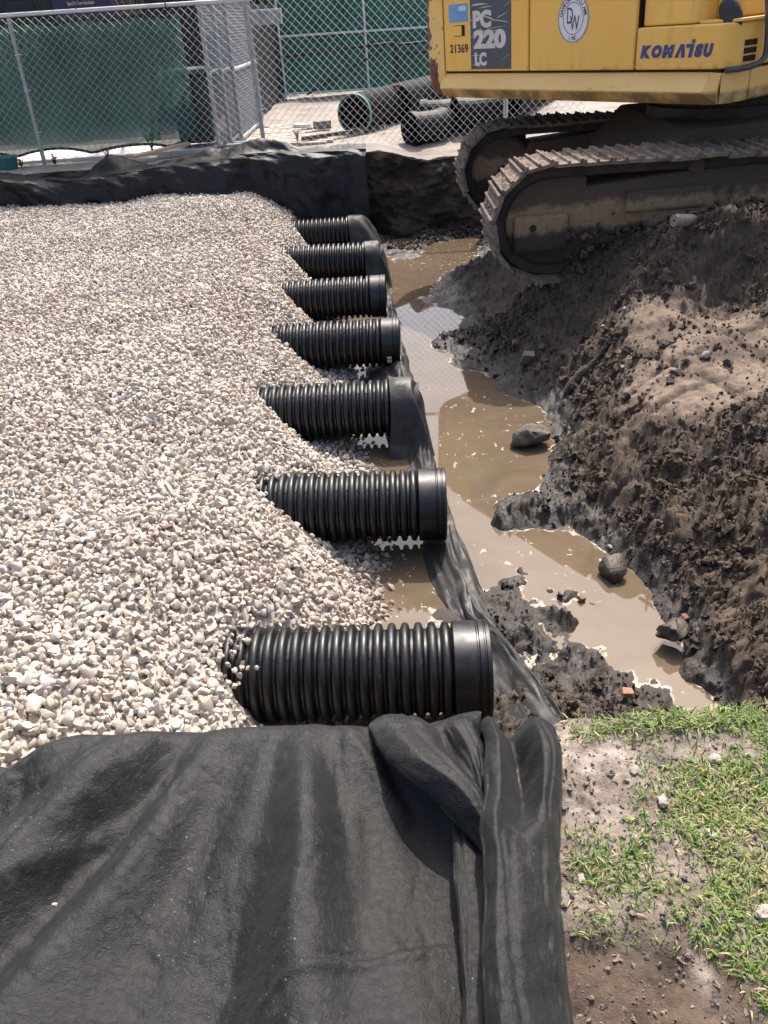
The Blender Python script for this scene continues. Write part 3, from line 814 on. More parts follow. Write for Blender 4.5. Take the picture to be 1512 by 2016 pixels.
stones = [lump_mesh('stone_%d' % i, 100 + i, random.Random(i).choice([9, 10, 11, 13, 15]), (1.05, random.Random(i).uniform(.7, .98), random.Random(i + 50).uniform(.55, .9)), 1, 'limestone', 0.13, 0.17, 0.12, 40) for i in range(14)]
STONES = library('stone_library', stones)
def gravel_points():
    out = []
    for lay in range(3):
        sp = [0.034, 0.036, 0.05][lay]
        gx, gy = np.meshgrid(np.arange(-9, 0.3, sp), np.arange(1.44, 12.6, sp))
        gx = gx + rng.uniform(-.45, .45, gx.shape) * sp; gy = gy + rng.uniform(-.45, .45, gy.shape) * sp
        x, y = gx.ravel(), gy.ravel()
        keep = (x > -0.56 * y - 1.5)
        if lay == 1: keep &= (y < 9)
        if lay == 2: keep &= (rng.uniform(size=x.shape) < 0.35)
        x, y = x[keep], y[keep]
        z = gravel_z(x, y) + [0.0, -0.018, 0.018][lay] + rng.uniform(-.008, .008, x.shape)
        keep = z > -1.235
        # not inside the pipes
        for yc, xe in zip(PIPE_Y, PIPE_END):
            yy_ = yc + 0.05 * (xe - x) * 0
            keep &= ~(((y - yc) ** 2 + (z - PZ) ** 2 < (PR + 0.008) ** 2))
        out.append(np.stack([x[keep], y[keep], z[keep]], 1))
    return np.concatenate(out)
GP = gravel_points()
GS = np.exp(rng.normal(math.log(0.0205), 0.25, len(GP)))[:, None] * rng.uniform(0.85, 1.15, (len(GP), 3))
GR = rng.uniform(0, 6.28, (len(GP), 3))
# the ~300 stones that show largest become single parts
vis = (GP[:, 0] > -0.52 * GP[:, 1] - 0.3) & (GP[:, 0] < -0.25)
rank = np.where(vis, np.linalg.norm(GP - np.array(EYE), axis=1) - 9 * GS.mean(1) - 6 * (GP[:, 2] - gravel_z(GP[:, 0], GP[:, 1])), 1e9)
near = np.argsort(rank)[:300]
for k in near:
    o = bpy.data.objects.new('stone', stones[int(rng.integers(0, 14))]); col.objects.link(o)
    o.location = GP[k]; o.rotation_euler = GR[k]; o.scale = GS[k]; gpar(o)
rest = np.setdiff1d(np.arange(len(GP)), near)
# stray stones spilled round the pipe bottoms and shallow water
sx_ = rng.uniform(-0.6, 0.12, 700); sy_ = rng.uniform(2.3, 11, 700)
kz = np.maximum(gravel_z(sx_, sy_), -1.20 + rng.uniform(-0.01, 0.02, 700))
gap = np.abs(sy_[:, None] - np.array(PIPE_Y)[None]).min(1) < 0.6
toe_ = np.interp(sy_, TOE_Y, TOE_X)
ok = gap & (sx_ < toe_ + 0.12)
q = np.stack([sx_, sy_, kz], 1)[ok]
onp = []
for k_, yc in enumerate(PIPE_Y):
    xt_ = np.interp(yc, _gy, _gt)
    for _ in range((130, 60, 46, 36, 24, 14, 10)[k_]):
        a_ = rng.uniform(0.25, 2.9); rr_ = PR + rng.uniform(-.006, .012)
        onp.append((xt_ + rng.exponential(0.055) - 0.06, yc - rr_ * math.cos(a_), PZ + rr_ * math.sin(a_)))
for yc in PIPE_Y[1:4]:
    xb_ = np.interp(yc, _gy, _gb)
    for _ in range(150): onp.append((xb_ + rng.uniform(-.05, .5) * rng.uniform(.4, 1), yc + rng.uniform(-.22, .24), -1.19 + rng.uniform(0, .035)))
q = np.concatenate([q, np.array(onp)])
allp = np.concatenate([GP[rest], q]); allr = np.concatenate([GR[rest], rng.uniform(0, 6, q.shape)]); alls = np.concatenate([GS[rest], np.full(q.shape, .02) * rng.uniform(.6, 1.2, q.shape)])
gpar(tag(scatter('gravel', allp, allr, alls, STONES, 14), kind='stuff'))

# ================================================================== DRAIN PIPES
def corrugated(period, crest, valley, length, seg=56, per=14):
    prof = []; n = int(length / period)
    for i in range(n):
        for k in range(per):
            d = abs(2 * k / per - 1)
            w = (1 - (d / 0.72) ** 2.6) ** 0.55 if d < 0.72 else 0.0
            prof.append(((i + k / per) * period, valley + (crest - valley) * w))
    prof.append((n * period, valley))
    return prof, n * period
PROF, BLEN = corrugated(0.0595, PR, PR - 0.030, 1.75)
mb = MB(); mb.lathe([(t - BLEN, r) for t, r in PROF], 'x', 56)
barrel_mesh = mb.mesh('barrel', True); barrel_mesh.materials.append(MATS['black_plastic'])
mb = MB(); mb.lathe([(-BLEN, PR - 0.034), (0.15, PR - 0.034)], 'x', 40)
liner_mesh = mb.mesh('liner', True); liner_mesh.materials.append(MATS['pipe_inner'])
mb = MB(); mb.lathe([(-0.004, PR - 0.030), (0.0, PR - 0.004), (0.004, PR), (0.10, PR), (0.104, PR - 0.005), (0.109, PR - 0.005), (0.113, PR + 0.003), (0.132, PR + 0.003), (0.135, PR - 0.003), (0.14, PR - 0.003), (0.143, PR + 0.002), (0.158, PR + 0.002), (0.162, PR - 0.004), (0.162, PR - 0.03), (0.10, PR - 0.032)], 'x', 64)
collar_mesh = mb.mesh('collar', True); collar_mesh.materials.append(MATS['black_plastic'])
mb = MB()
for i in range(3, 28):
    t = -i * 0.0595
    for a in (math.radians(62), math.radians(118), math.radians(150)):
        r = PR - 0.0295
        # small slot block standing a hair proud of the valley floor
        c, s_ = math.cos(a), math.sin(a)
        P0 = Vector((t, -0, 0))
        rad = Vector((0, -math.cos(a) if False else -c, s_)); tan = Vector((0, s_, c))
        o_ = Vector((t, 0, 0)) + rad * r
        vs = [o_ + Vector((dx, 0, 0)) + tan * dt + rad * dr for dr in (-0.002, 0.0022) for dx, dt in ((-.004, -.006), (.004, -.006), (.004, .006), (-.004, .006))]
        mb.add(vs, [(0, 1, 2, 3), (4, 5, 6, 7), (0, 1, 5, 4), (1, 2, 6, 5), (2, 3, 7, 6), (3, 0, 4, 7)])
perf_mesh = mb.mesh('perforations'); perf_mesh.materials.append(MATS['pipe_inner'])
ORD = ['nearest', 'second', 'third', 'fourth', 'fifth', 'sixth', 'farthest']
PLAB = ['nearest ribbed black drain pipe with wide smooth collar, closest to the camera',
        'second nearest ribbed black drain pipe with scuffed collar over the puddle',
        'third nearest ribbed black drain pipe, its end draped with black fabric',
        'fourth ribbed black drain pipe, green and white sticker on its collar',
        'fifth ribbed black drain pipe from the camera, bare smooth collar without sticker',
        'sixth ribbed black drain pipe, second from the back fabric wall',
        'farthest ribbed black drain pipe, smallest, nearest the back fabric wall']
YAW = -0.052
for i, (yc, xe) in enumerate(zip(PIPE_Y, PIPE_END)):
    has = i in (0, 1, 3, 4)
    root = empty('drain_pipe', (xe - (0.16 if has else 0.0), yc, PZ), (0.0, random.uniform(-.012, .012), YAW))
    tag(root, PLAB[i], 'pipe', 'drain pipes laid side by side')
    for nm, me in (('barrel', barrel_mesh), ('liner', liner_mesh), ('perforations', perf_mesh)) + ((('collar', collar_mesh),) if has else ()):
        o = bpy.data.objects.new(nm, me); col.objects.link(o); o.parent = root
        if nm == 'perforations': o['kind'] = 'stuff'
    if i == 3:
        V = []; 
        for a in np.linspace(math.radians(196), math.radians(218), 6):
            for t in (0.045, 0.085): V.append((t, (PR + 0.005) * math.cos(a), (PR + 0.005) * math.sin(a)))
        o = MB().add(V, [(2 * k, 2 * k + 1, 2 * k + 3, 2 * k + 2) for k in range(5)]).build('sticker', 'pipe_sticker', root)
        o['label'] = 'small green and white sticker on the pipe collar'

# ================================================================== GEOTEXTILE
# --- sheet spread over the near edge of the pit
fx = axis(-2.6, 0.42, lambda x: 0.0085 if x > -1.35 else 0.03); fv = axis(-0.3, 2.15, lambda y: 0.009 if y > 0.55 else 0.03)
FX, FV = np.meshgrid(fx, fv)
EDGE = 1.42 + 0.04 * np.exp(-((FX + 0.35) / 0.35) ** 2) + 0.006 * np.sin(FX * 9)
ang = np.arctan2(FX + 0.26, 1.95 - FV); rad = np.hypot(FX + 0.26, 1.95 - FV)
fan = np.sin(ang * 8.5 + 1.1 + 1.4 * vn(rad * 1.6, ang * 2, 201)) * 0.5 + np.sin(ang * 15 + 2.0 * vn(rad * 2.1, ang * 3, 203) + 0.4) * 0.36 + np.sin(ang * 27 + 2.0 * vn(rad * 2.6, ang * 5, 207)) * 0.26
fan = fan * sst(0.40, 0.8, rad)
wr = 0.095 * fan + 0.022 * fbm(FX * 2.2, FV * 2.2, 205, 2) + 0.0085 * np.abs(fbm(FX * 9 + FV * 4, FV * 5, 209, 3)) + 0.0035 * fbm(FX * 26, FV * 26, 211, 3)
rg = np.abs(fbm(ang * 9 + 0.6 * rad, rad * 2.6, 221, 3, 0.55)); wr = wr - 0.006 * np.exp(-(rg / 0.035) ** 2) * sst(0.3, 0.6, rad)
rg2 = np.abs(fbm(FX * 7, FV * 9, 223, 3, 0.6)); wr = wr - 0.002 * np.exp(-(rg2 / 0.03) ** 2)
# crumpled corner on the left
lft = np.exp(-(((FX + 0.95) / 0.16) ** 2 + ((FV - 1.27) / 0.10) ** 2))
wr = wr - 0.035 * lft + 0.02 * lft * np.abs(fbm(FX * 12, FV * 12, 213, 3))
# sharp creases
def crease(x0, y0, x1, y1, w, h):
    t = np.clip(((FX - x0) * (x1 - x0) + (FV - y0) * (y1 - y0)) / ((x1 - x0) ** 2 + (y1 - y0) ** 2), 0, 1)
    d = np.hypot(FX - x0 - t * (x1 - x0) - 0.008 * vn(FX * 12, FV * 12, 5), FV - y0 - t * (y1 - y0))
    return h * np.exp(-(d / w) ** 2) * np.sin(math.pi * np.clip(t, 0.02, 0.98)) ** 0.5
wr = wr + crease(-0.13, 1.50, -0.10, 1.02, 0.02, 0.012) + crease(-0.13, 1.46, 0.02, 1.22, 0.025, 0.02) + crease(-0.52, 1.35, -0.95, 1.0, 0.022, 0.014)
wr = wr + crease(-0.30, 0.80, 0.10, 0.93, 0.010, 0.010) + crease(-0.22, 0.84, 0.09, 0.955, 0.007, -0.008) + crease(-0.8, 1.30, -0.98, 0.9, 0.008, -0.01)
over = np.clip(FV - EDGE, 0, None)
Rr = 0.10
bend = np.clip(over / Rr, 0, 1.35)
FY = np.where(over > 0, EDGE + Rr * np.sin(bend) + np.maximum(0, over - 1.35 * Rr) * 0.22, FV)
FZ = np.where(over > 0, -Rr * (1 - np.cos(bend)) - np.maximum(0, over - 1.35 * Rr) * 0.97, 0.0)
fade = sst(0.25, 0.0, over)
FZ = FZ + 0.055 + wr * (0.25 + 0.75 * fade) + 0.02 * sst(1.0, 1.5, FV) * fade
sheet = empty('ground_fabric', (-0.6, 0.9, 0.0))
tag(sheet, 'black geotextile sheet with soft folds spread across the foreground', 'fabric')
def under(o, root):
    o.parent = root; o.matrix_parent_inverse = Matrix.Translation(-Vector(root.location)); return o
cut = FX < (0.155 - 0.04 * (1.5 - FV))
FX2 = np.minimum(FX, 0.16 + 0.05 * sst(1.2, 1.5, FV))
under(link('sheet', grid_mesh('sheet', FX2, FY, FZ), 'geotextile'), sheet)

# --- bunched flap over its right edge: cross sections follow folds with overhangs
def flap(name, stations, parent, nseg=120, nu=70, seed=0, thick=None):
    """stations: (y, [(x,z)...]) with equal numbers of profile points, from near to far"""
    ysn = np.array([s[0] for s in stations]); prof = np.array([s[1] for s in stations])   # (S, K, 2)
    yv = np.linspace(ysn[0], ysn[-1], nseg); K = prof.shape[1]
    def cat(t, A):
        # catmull-rom along axis 0 with parameter 0..len-1
        n = len(A); i = np.clip(np.floor(t).astype(int), 0, n - 2); f = t - i
        p0 = A[np.maximum(i - 1, 0)]; p1 = A[i]; p2 = A[i + 1]; p3 = A[np.minimum(i + 2, n - 1)]
        f = f.reshape(-1, *([1] * (A.ndim - 1)))
        return 0.5 * ((2 * p1) + (-p0 + p2) * f + (2 * p0 - 5 * p1 + 4 * p2 - p3) * f ** 2 + (-p0 + 3 * p1 - 3 * p2 + p3) * f ** 3)
    tt = np.interp(yv, ysn, np.arange(len(ysn)))
    PR_ = cat(tt, prof)                                        # (nseg, K, 2)
    tl = np.linspace(0, K - 1, nu); A_ = PR_.transpose(1, 0, 2); il = np.clip(np.floor(tl).astype(int), 0, K - 2); fl_ = (tl - il)[:, None, None]
    lin = A_[il] * (1 - fl_) + A_[il + 1] * fl_
    out = 0.5 * cat(tl, A_) + 0.5 * lin   # (nu, nseg, 2)
    Xf = out[:, :, 0].T; Zf = out[:, :, 1].T; Yf = np.repeat(yv[:, None], nu, 1)
    U = np.repeat(np.linspace(0, 1, nu)[None], nseg, 0)
    Yf = Yf + 0.02 * vn(U * 5, Yf * 4, seed + 1)
    Xf = Xf + 0.010 * fbm(U * 6, Yf * 9, seed + 3, 3)
    Zf = Zf + 0.012 * fbm(U * 7, Yf * 8, seed + 2, 3) - 0.006 * np.exp(-(np.abs(fbm(U * 14 + Yf * 1.0, Yf * 2.2, seed + 7, 2)) / 0.04) ** 2) + 0.003 * fbm(U * 40, Yf * 40, seed + 5, 2)
    return under(link(name, grid_mesh(name, Xf, Yf, Zf), 'geotextile'), parent)
TOPS = [
 (1.00, [(.195,.055),(.196,.056),(.197,.057),(.198,.058),(.199,.058),(.199,.059),(.20,.06),(.20,.062),(.150,.13),(.178,.175),(.228,.150),(.285,.098),(.308,.05),(.315,.0)]),
 (1.10, [(.19,.055),(.155,.08),(.176,.115),(.188,.105),(.19,.095),(.193,.082),(.195,.075),(.20,.068),(.158,.14),(.187,.19),(.245,.130),(.298,.095),(.328,.05),(.333,.0)]),
 (1.20, [(.15,.055),(.085,.13),(.128,.195),(.165,.165),(.18,.125),(.187,.10),(.19,.09),(.210,.08),(.172,.155),(.208,.205),(.262,.075),(.312,.110),(.346,.06),(.355,.0)]),
 (1.30, [(.09,.055),(.012,.145),(.055,.205),(.118,.185),(.15,.128),(.172,.135),(.184,.10),(.22,.08),(.182,.155),(.218,.205),(.274,.035),(.325,.125),(.366,.07),(.374,.0)]),
 (1.40, [(.04,.055),(-.040,.125),(.01,.180),(.085,.150),(.125,.088),(.158,.132),(.190,.110),(.225,.05),(.195,.13),(.228,.185),(.280,.0),(.335,.13),(.384,.08),(.394,.0)]),
 (1.50, [(.0,.05),(-.072,.095),(-.03,.142),(.055,.125),(.10,.075),(.135,.115),(.178,.11),(.215,.065),(.205,.095),(.232,.13),(.278,.02),(.338,.10),(.395,.06),(.405,-.03)]),
 (1.56, [(-.01,.0),(-.078,.03),(-.035,.07),(.05,.055),(.10,.005),(.135,.045),(.175,.045),(.215,.005),(.21,.03),(.232,.055),(.278,-.06),(.338,.04),(.397,-.005),(.41,-.10)]),
 (1.63, [(-.03,-.16),(-.075,-.15),(-.035,-.10),(.05,-.11),(.10,-.18),(.135,-.11),(.175,-.11),(.215,-.18),(.21,-.15),(.232,-.11),(.275,-.26),(.338,-.12),(.40,-.16),(.415,-.25)]),
 (1.68, [(-.03,-.42),(-.075,-.42),(-.035,-.38),(.05,-.38),(.10,-.44),(.135,-.38),(.175,-.38),(.215,-.44),(.21,-.42),(.232,-.38),(.275,-.5),(.338,-.4),(.40,-.42),(.415,-.5)])]
TOPS = [(y_ if y_ < 1.15 else y_ - 0.055 * min(1, (y_ - 1.15) / 0.2), [(a, b if y_ < 1.15 else (b - 0.05) * 0.8 + 0.05 if b > 0.05 else b) for a, b in pr_]) for y_, pr_ in TOPS]
def low(dx, k):
    return [(a + dx, b) for a, b in TOPS[0][1][:8]] + [(a + dx * k, b) for a, b in TOPS[0][1][8:]]
flap('fold', [(-0.25, low(-.07, .75)), (0.55, low(-.065, .72)), (0.80, low(-.035, .9))] + TOPS, sheet, 260, 150, 301)
# narrow strip between cut edge and long fold
flap('strip', [(-0.2, [(0.06, .055), (0.07, .064), (0.12, .066), (0.17, .058)]), (0.6, [(0.06, .055), (0.07, .064), (0.12, .066), (0.17, .058)]), (0.9, [(0.09, .058), (0.10, .068), (0.14, .07), (0.19, .06)]), (1.15, [(0.10, .058), (0.11, .068), (0.16, .07), (0.21, .06)]), (1.25, [(0.12, .05), (0.13, .06), (0.17, .06), (0.22, .05)])], sheet, 60, 24, 501)

# --- strip lying along the pipe ends
cy = axis(2.05, 12.3, lambda y: 0.012 * (0.6 + 0.25 * y)); cs = np.linspace(0, 1, 64)
CY, CS = np.meshgrid(cy, cs, indexing='ij')
xb = np.interp(cy, [2.0, 2.7, 3.4, 4.2, 5.14, 6.8, 9.0, 12.3], [.88, .745, .55, .47, .39, .33, .28, .22])
prof_low = np.stack([np.array([[-.36, -1.20], [-.30, -1.185], [-.2, -1.13], [-.11, -1.08], [-.05, -1.10], [0, -1.16], [.04, -1.22]])] * 1)[0]
def prof_eval(pr, s): 
    k = np.linspace(0, 1, len(pr)); return np.interp(s, k, pr[:, 0]), np.interp(s, k, pr[:, 1])
lx_, lz_ = prof_eval(prof_low, cs)
ph = 0.9 * fbm(CY * 0.9, CS * 0.0 + 1, 601, 3)
CXm = xb[:, None] + lx_[None] * (1 + 0.35 * ph + 0.15 * sst(4.6, 3.6, CY)); CZm = lz_[None] + 0.09 * np.maximum(-0.35, ph) * np.sin(math.pi * CS) 
rise_near = sst(3.5, 2.4, CY) * np.sin(math.pi * np.clip(CS, 0, 1)) * 0.07
CZm = CZm + rise_near
CXm = CXm + 0.035 * fbm(CS * 7, CY * 2.3, 603, 3); CZm = CZm + (0.07 * (np.abs(fbm(CS * 6 + CY * .6, CY * 1.3, 605, 3)) - .18) + 0.03 * fbm(CS * 11, CY * 3.0, 607, 3)) * np.sin(math.pi * CS) ** .5
for yc, xe, wid in ((PIPE_Y[2], 0.13, .235), (PIPE_Y[5], 0.01, .235), (PIPE_Y[6], -0.19, .235)):
    dy = CY - yc
    wgt = sst(0.36, 0.20, np.abs(dy))
    topz = PZ + np.sqrt(np.clip((PR + 0.012) ** 2 - np.minimum(np.abs(dy), PR) ** 2, 0, None)) - np.maximum(0, np.abs(dy) - PR) * 1.2
    # over-pipe profile: along the top to the end, then falls away to the right
    q = np.clip(CS / 0.33, 0, 1); q2 = np.clip((CS - 0.33) / 0.67, 0, 1)
    ox = xe - 0.03 + 0.155 * q + 0.07 * np.sin(q2 * math.pi / 2) * 0 + (xb[:, None] + 0.03 - xe - 0.125) * q2 ** 0.75
    oz = topz * (1 - q2 ** 1.25) + (-1.21) * q2 ** 1.25 + 0.05 * np.sin(math.pi * q2) * np.sin(dy * 30 + CS * 4 + 1.5 * vn(CY * 3, CS * 4, 9)) 
    oz = oz + 0.012 * fbm(CY * 12, CS * 8, 611, 3) * q2
    ox = ox + 0.03 * np.sin(math.pi * q2) * vn(CY * 9, CS * 3, 615)
    CXm = CXm * (1 - wgt) + ox * wgt; CZm = CZm * (1 - wgt) + oz * wgt
# keep the strip below the bare collars
for k in (0, 1, 3, 4):
    dy = np.abs(CY - PIPE_Y[k]); lim = PZ - np.sqrt(np.clip((PR + 0.02) ** 2 - np.minimum(dy, PR + .02) ** 2, 0, None)) - 0.01
    m_ = (dy < PR + 0.02) & (CXm < PIPE_END[k] + 0.03)
    CZm = np.where(m_, np.minimum(CZm, lim), CZm)
curtain = link('liner_strip', grid_mesh('liner_strip', CXm, CY, CZm), 'geotextile_wet')
tag(curtain, 'long wet black fabric strip slumped along the pipe ends beside the muddy water', 'fabric')

# --- fabric hanging on the back wall
bx = axis(-9.4, 0.08, lambda x: 0.022); bs = np.linspace(0, 1, 90)
BX, BS = np.meshgrid(bx, bs)
topz = 0.03 + 0.05 * fbm(BX * 0.8, BX * 0 + .5, 701, 3) - 0.10 * np.exp(-((BX + 4.1) / 0.9) ** 2) + 0.05 * np.exp(-((BX + 1.5) / 0.5) ** 2)
fl = np.clip((BS - 0.72) / 0.28, 0, 1)                     # part lying back over the edge
hang = np.clip(BS / 0.72, 0, 1)
BZ = -1.25 + (topz + 1.25) * np.sin(hang * math.pi / 2) ** 0.9
BY = 12.08 + 0.26 * hang + 0.40 * fl
fold_ = np.sin(BX * 7 + 3 * vn(BX * 1.1, BS * 2, 703)) * 0.055 + np.sin(BX * 16 + 3 * vn(BX * 2, BS * 3, 705)) * 0.012
fold_ = fold_ * (0.35 + 0.65 * np.maximum(0, vn(BX * 0.9, BS * 0 + 2, 707) + 0.5)) + 0.14 * fbm(BX * 1.9 + BS * 2, BS * 3.2, 709, 5)
BY = BY - fold_ * (1 - fl) - 0.05 * np.sin(math.pi * hang) 
BZ = BZ + fl * (0.07 * fbm(BX * 3, BS * 5 + BX, 711, 4) + 0.02 * np.abs(fbm(BX * 10, BS * 10, 713, 3)))
# tented heap where the sheet bunches, and lump at the gate post
tent = np.maximum(0, 1 - np.abs(BX + 3.52) / 0.5) * np.exp(-((BS - 0.90) / 0.10) ** 2)
BZ = BZ + 0.24 * tent + 0.17 * np.exp(-((BX + 1.35) / 0.42) ** 2 - ((BS - 0.90) / 0.09) ** 2) + 0.11 * np.exp(-((BX + 2.1) / 0.25) ** 2 - ((BS - 0.93) / 0.07) ** 2)
BX = BX + 0.03 * vn(BS * 6, BX * 3, 715)
bf = link('wall_fabric', grid_mesh('wall_fabric', BX, BY, BZ), 'geotextile_back')
tag(bf, 'black geotextile hung on the back wall of the pit below the fence', 'fabric')

# ================================================================== EXCAVATOR
EX = empty('excavator', (3.718, 8.855, -0.435), (0, 0, 0), 1.1)
EX.rotation_euler = (Matrix.Rotation(-0.025, 4, 'Z') @ Matrix.Rotation(-0.025, 4, 'Y')).to_euler()
tag(EX, 'yellow tracked excavator with rusty counterweight and muddy tracks behind the soil bank', 'excavator')
SW = Matrix.Rotation(-1.02 + 0.025, 4, 'Z')               # upper structure swung round
SIDE = -1.36
def upper(mb, name, mat, parent=None, smooth=False, bevel=0.012, **kw):
    return mb.xf(SW).build(name, mat, parent or EX, smooth, bevel, **kw)
# --- upper structure
core = MB().box((-2.45, SIDE + 0.035, 1.19), (0.86, 1.32, 2.28)) 
core = MB().box((-2.45, SIDE + 0.035, 1.19), (0.05, 1.32, 2.28)).box((0.05, SIDE + 0.04, 1.19), (0.85, 1.32, 1.66))
upper(core, 'body_core', 'dark_gap', bevel=0)
# counterweight with rounded tail
plan = [(-2.43, SIDE + 0.005), (-2.66, SIDE + 0.015), (-2.76, SIDE + 0.06), (-2.83, SIDE + 0.17), (-2.88, -0.85), (-2.93, -0.4), (-2.94, 0), (-2.93, 0.4), (-2.88, 0.85), (-2.83, 1.19), (-2.76, 1.30), (-2.43, 1.355)]
zl = [1.17, 1.20, 1.26, 1.40, 1.62, 1.85, 2.1, 2.28, 2.34]; ins = [0.10, 0.05, 0.015, 0, 0, 0, 0, 0.02, 0.07]
V = []; E_ = []
NP = 40
pl = np.array(plan); d = np.r_[0, np.cumsum(np.hypot(*np.diff(pl, axis=0).T))]; t = np.linspace(0, d[-1], NP)
pxs = np.interp(t, d, pl[:, 0]); pys = np.interp(t, d, pl[:, 1])
for z, i_ in zip(zl, ins):
    for x, y in zip(pxs, pys):
        s_ = 1 - i_ / 1.4
        V.append((-2.0 + (x + 2.0) * (1 - i_ * 1.0), y * s_, z)); E_.append(1.0 if (x < -2.62) else 0.0)
Fc = []
for a in range(len(zl) - 1):
    for k in range(NP - 1): Fc.append((a * NP + k, a * NP + k + 1, (a + 1) * NP + k + 1, (a + 1) * NP + k))
    Fc.append((a * NP + NP - 1, a * NP, (a + 1) * NP, (a + 1) * NP + NP - 1))
Fc.append(tuple(range(NP))); Fc.append(tuple(range((len(zl) - 1) * NP, len(zl) * NP)))
cwb = MB().add(V, Fc)
edge = np.array([max(0.0, min(1.3, (-2.50 - v[0]) / 0.2)) * (1 if v[1] < 0 else .5) + (0.9 if v[2] < 1.3 else 0) * (1 if v[0] < -2.55 else 0) for v in cwb.v])
cw = upper(cwb, 'counterweight', 'rusty_paint', smooth=True, bevel=0)
at = cw.data.attributes.new('edge', 'FLOAT', 'POINT'); at.data.foreach_set('value', edge.astype(np.float32))
es = cw.modifiers.new('split', 'EDGE_SPLIT'); es.split_angle = math.radians(45)
# lower skirt with its chamfer and tapered front end
prof = [(SIDE + 0.03, 1.392), (SIDE - 0.045, 1.265), (SIDE + 0.02, 1.175), (SIDE + 0.3, 1.175), (SIDE + 0.3, 1.392)]
sk = MB(); xs_ = [-2.46, -2.2, -1.5, -0.8, 0.0, 0.76]; n = len(prof); V = []
for x in xs_: V += [(x, a, b) for a, b in prof]
V += [(0.86, SIDE + 0.03, 1.385), (0.84, SIDE + 0.02, 1.27), (0.86, SIDE + 0.03, 1.18), (0.86, SIDE + 0.3, 1.18), (0.86, SIDE + 0.3, 1.385)]
Fc = [(i * n + k, i * n + (k + 1) % n, (i + 1) * n + (k + 1) % n, (i + 1) * n + k) for i in range(len(xs_)) for k in range(n)]
Fc += [tuple(range(n))[::-1], tuple(range(len(xs_) * n, len(xs_) * n + n))]
upper(sk.add(V, Fc), 'skirt', 'sill_paint', bevel=0.006)
upper(MB().box((0.30, SIDE + 0.32, 1.18), (0.90, 1.33, 1.392)), 'front_frame', 'sill_paint', bevel=0.02)
upper(MB().prism([(0.87, SIDE + 0.02), (0.905, SIDE + 0.10), (0.905, SIDE + 0.30), (0.87, SIDE + 0.30)], 'z', 1.18, 1.39), 'frame_corner', 'sill_paint', bevel=0.006)
# doors
def panel(x0, x1, z0, z1, name, mat='yellow_paint', y0=SIDE, th=0.04, bev=0.014):
    return upper(MB().box((x0, y0, z0), (x1, y0 + th, z1)), name, mat, bevel=bev, bseg=3)
rd = panel(-2.405, -1.178, 1.412, 2.30, 'door'); rd['label'] = 'rear side door carrying the slate decal'
md_ = panel(-1.158, 0.052, 1.412, 2.30, 'door'); md_['label'] = 'large middle side door with the round logo'
# front tool box with a rounded front edge
def rbox(x0, x1, y0, z0, z1, r, name, mat, y1=None):
    poly = [(x0, y0)]
    for a in np.linspace(-math.pi / 2, 0, 9): poly.append((x1 - r + r * math.cos(a), y0 + r + r * math.sin(a)))
    poly += [(x1, y1), (x0, y1)]
    return upper(MB().prism(poly, 'z', z0, z1), name, mat, bevel=0.015, bseg=3)
tb = rbox(0.075, 0.93, SIDE - 0.004, 1.412, 1.70, 0.13, 'tool_box', 'yellow_paint', y1=-0.45)
upper(MB().box((0.60, -1.30, 1.702), (0.97, -0.45, 1.722)), 'step_plate', 'sill_paint', bevel=0.004)
ft = rbox(0.075, 0.60, -1.30, 1.705, 2.32, 0.10, 'fuel_tank', 'yellow_paint', y1=-0.40)
rbox(0.605, 0.82, -1.12, 1.725, 2.0, 0.06, 'tank_step', 'yellow_paint', y1=-0.40)
upper(MB().prism([(-2.42, 2.302), (-2.30, 2.46), (-0.4, 2.46), (-0.2, 2.302)], 'y', -1.25, 1.25), 'engine_hood', 'yellow_paint', bevel=0.03)
# cab
cab = MB().prism([(-0.35, 1.40), (1.45, 1.40), (1.62, 1.75), (1.45, 2.55), (1.15, 3.0), (-0.35, 3.0)], 'y', 0.38, 1.34)
cabo = upper(cab, 'cab', 'yellow_paint', bevel=0.04)
for a in ((-0.25, 1.95, 0.35, 2.85), (0.45, 1.65, 1.2, 2.75)):
    upper(MB().box((a[0], 0.365, a[1]), (a[2], 0.378, a[3])), 'window', 'cab_glass', cabo, bevel=0.0)
    upper(MB().box((a[0], 1.342, a[1]), (a[2], 1.355, a[3])), 'window', 'cab_glass', cabo, bevel=0.0)
ws = MB().add([(1.635, 0.45, 1.78), (1.635, 1.27, 1.78), (1.47, 1.27, 2.53), (1.47, 0.45, 2.53)], [(0, 1, 2, 3)])
upper(ws, 'windscreen', 'cab_glass', cabo, bevel=0)
# boom, arm and bucket
def limb(pts, w, name, mat='boom_paint'):
    mb = MB(); n = len(pts)
    V = []
    for i, (x, z, h) in enumerate(pts):
        a = pts[max(i - 1, 0)]; b = pts[min(i + 1, n - 1)]
        t = Vector((b[0] - a[0], b[1] - a[1])).normalized(); nn = Vector((-t.y, t.x))
        for s1 in (-1, 1):
            for sy in (-1, 1): V.append((x + nn.x * h / 2 * s1, sy * w / 2, z + nn.y * h / 2 * s1))
    Fc = []
    for i in range(n - 1):
        a = i * 4; b = a + 4
        for k, l in ((0, 1), (1, 3), (3, 2), (2, 0)): Fc.append((a + k, a + l, b + l, b + k))
    Fc += [(0, 1, 3, 2), (4 * n - 4, 4 * n - 3, 4 * n - 1, 4 * n - 2)]
    return upper(mb.add(V, Fc), name, mat, bevel=0.02)
limb([(0.35, 1.75, .3), (0.9, 2.6, .6), (1.7, 3.5, .75), (2.6, 4.2, .8), (3.5, 4.45, .7), (4.6, 4.3, .55), (5.6, 4.0, .35)], 0.46, 'boom')
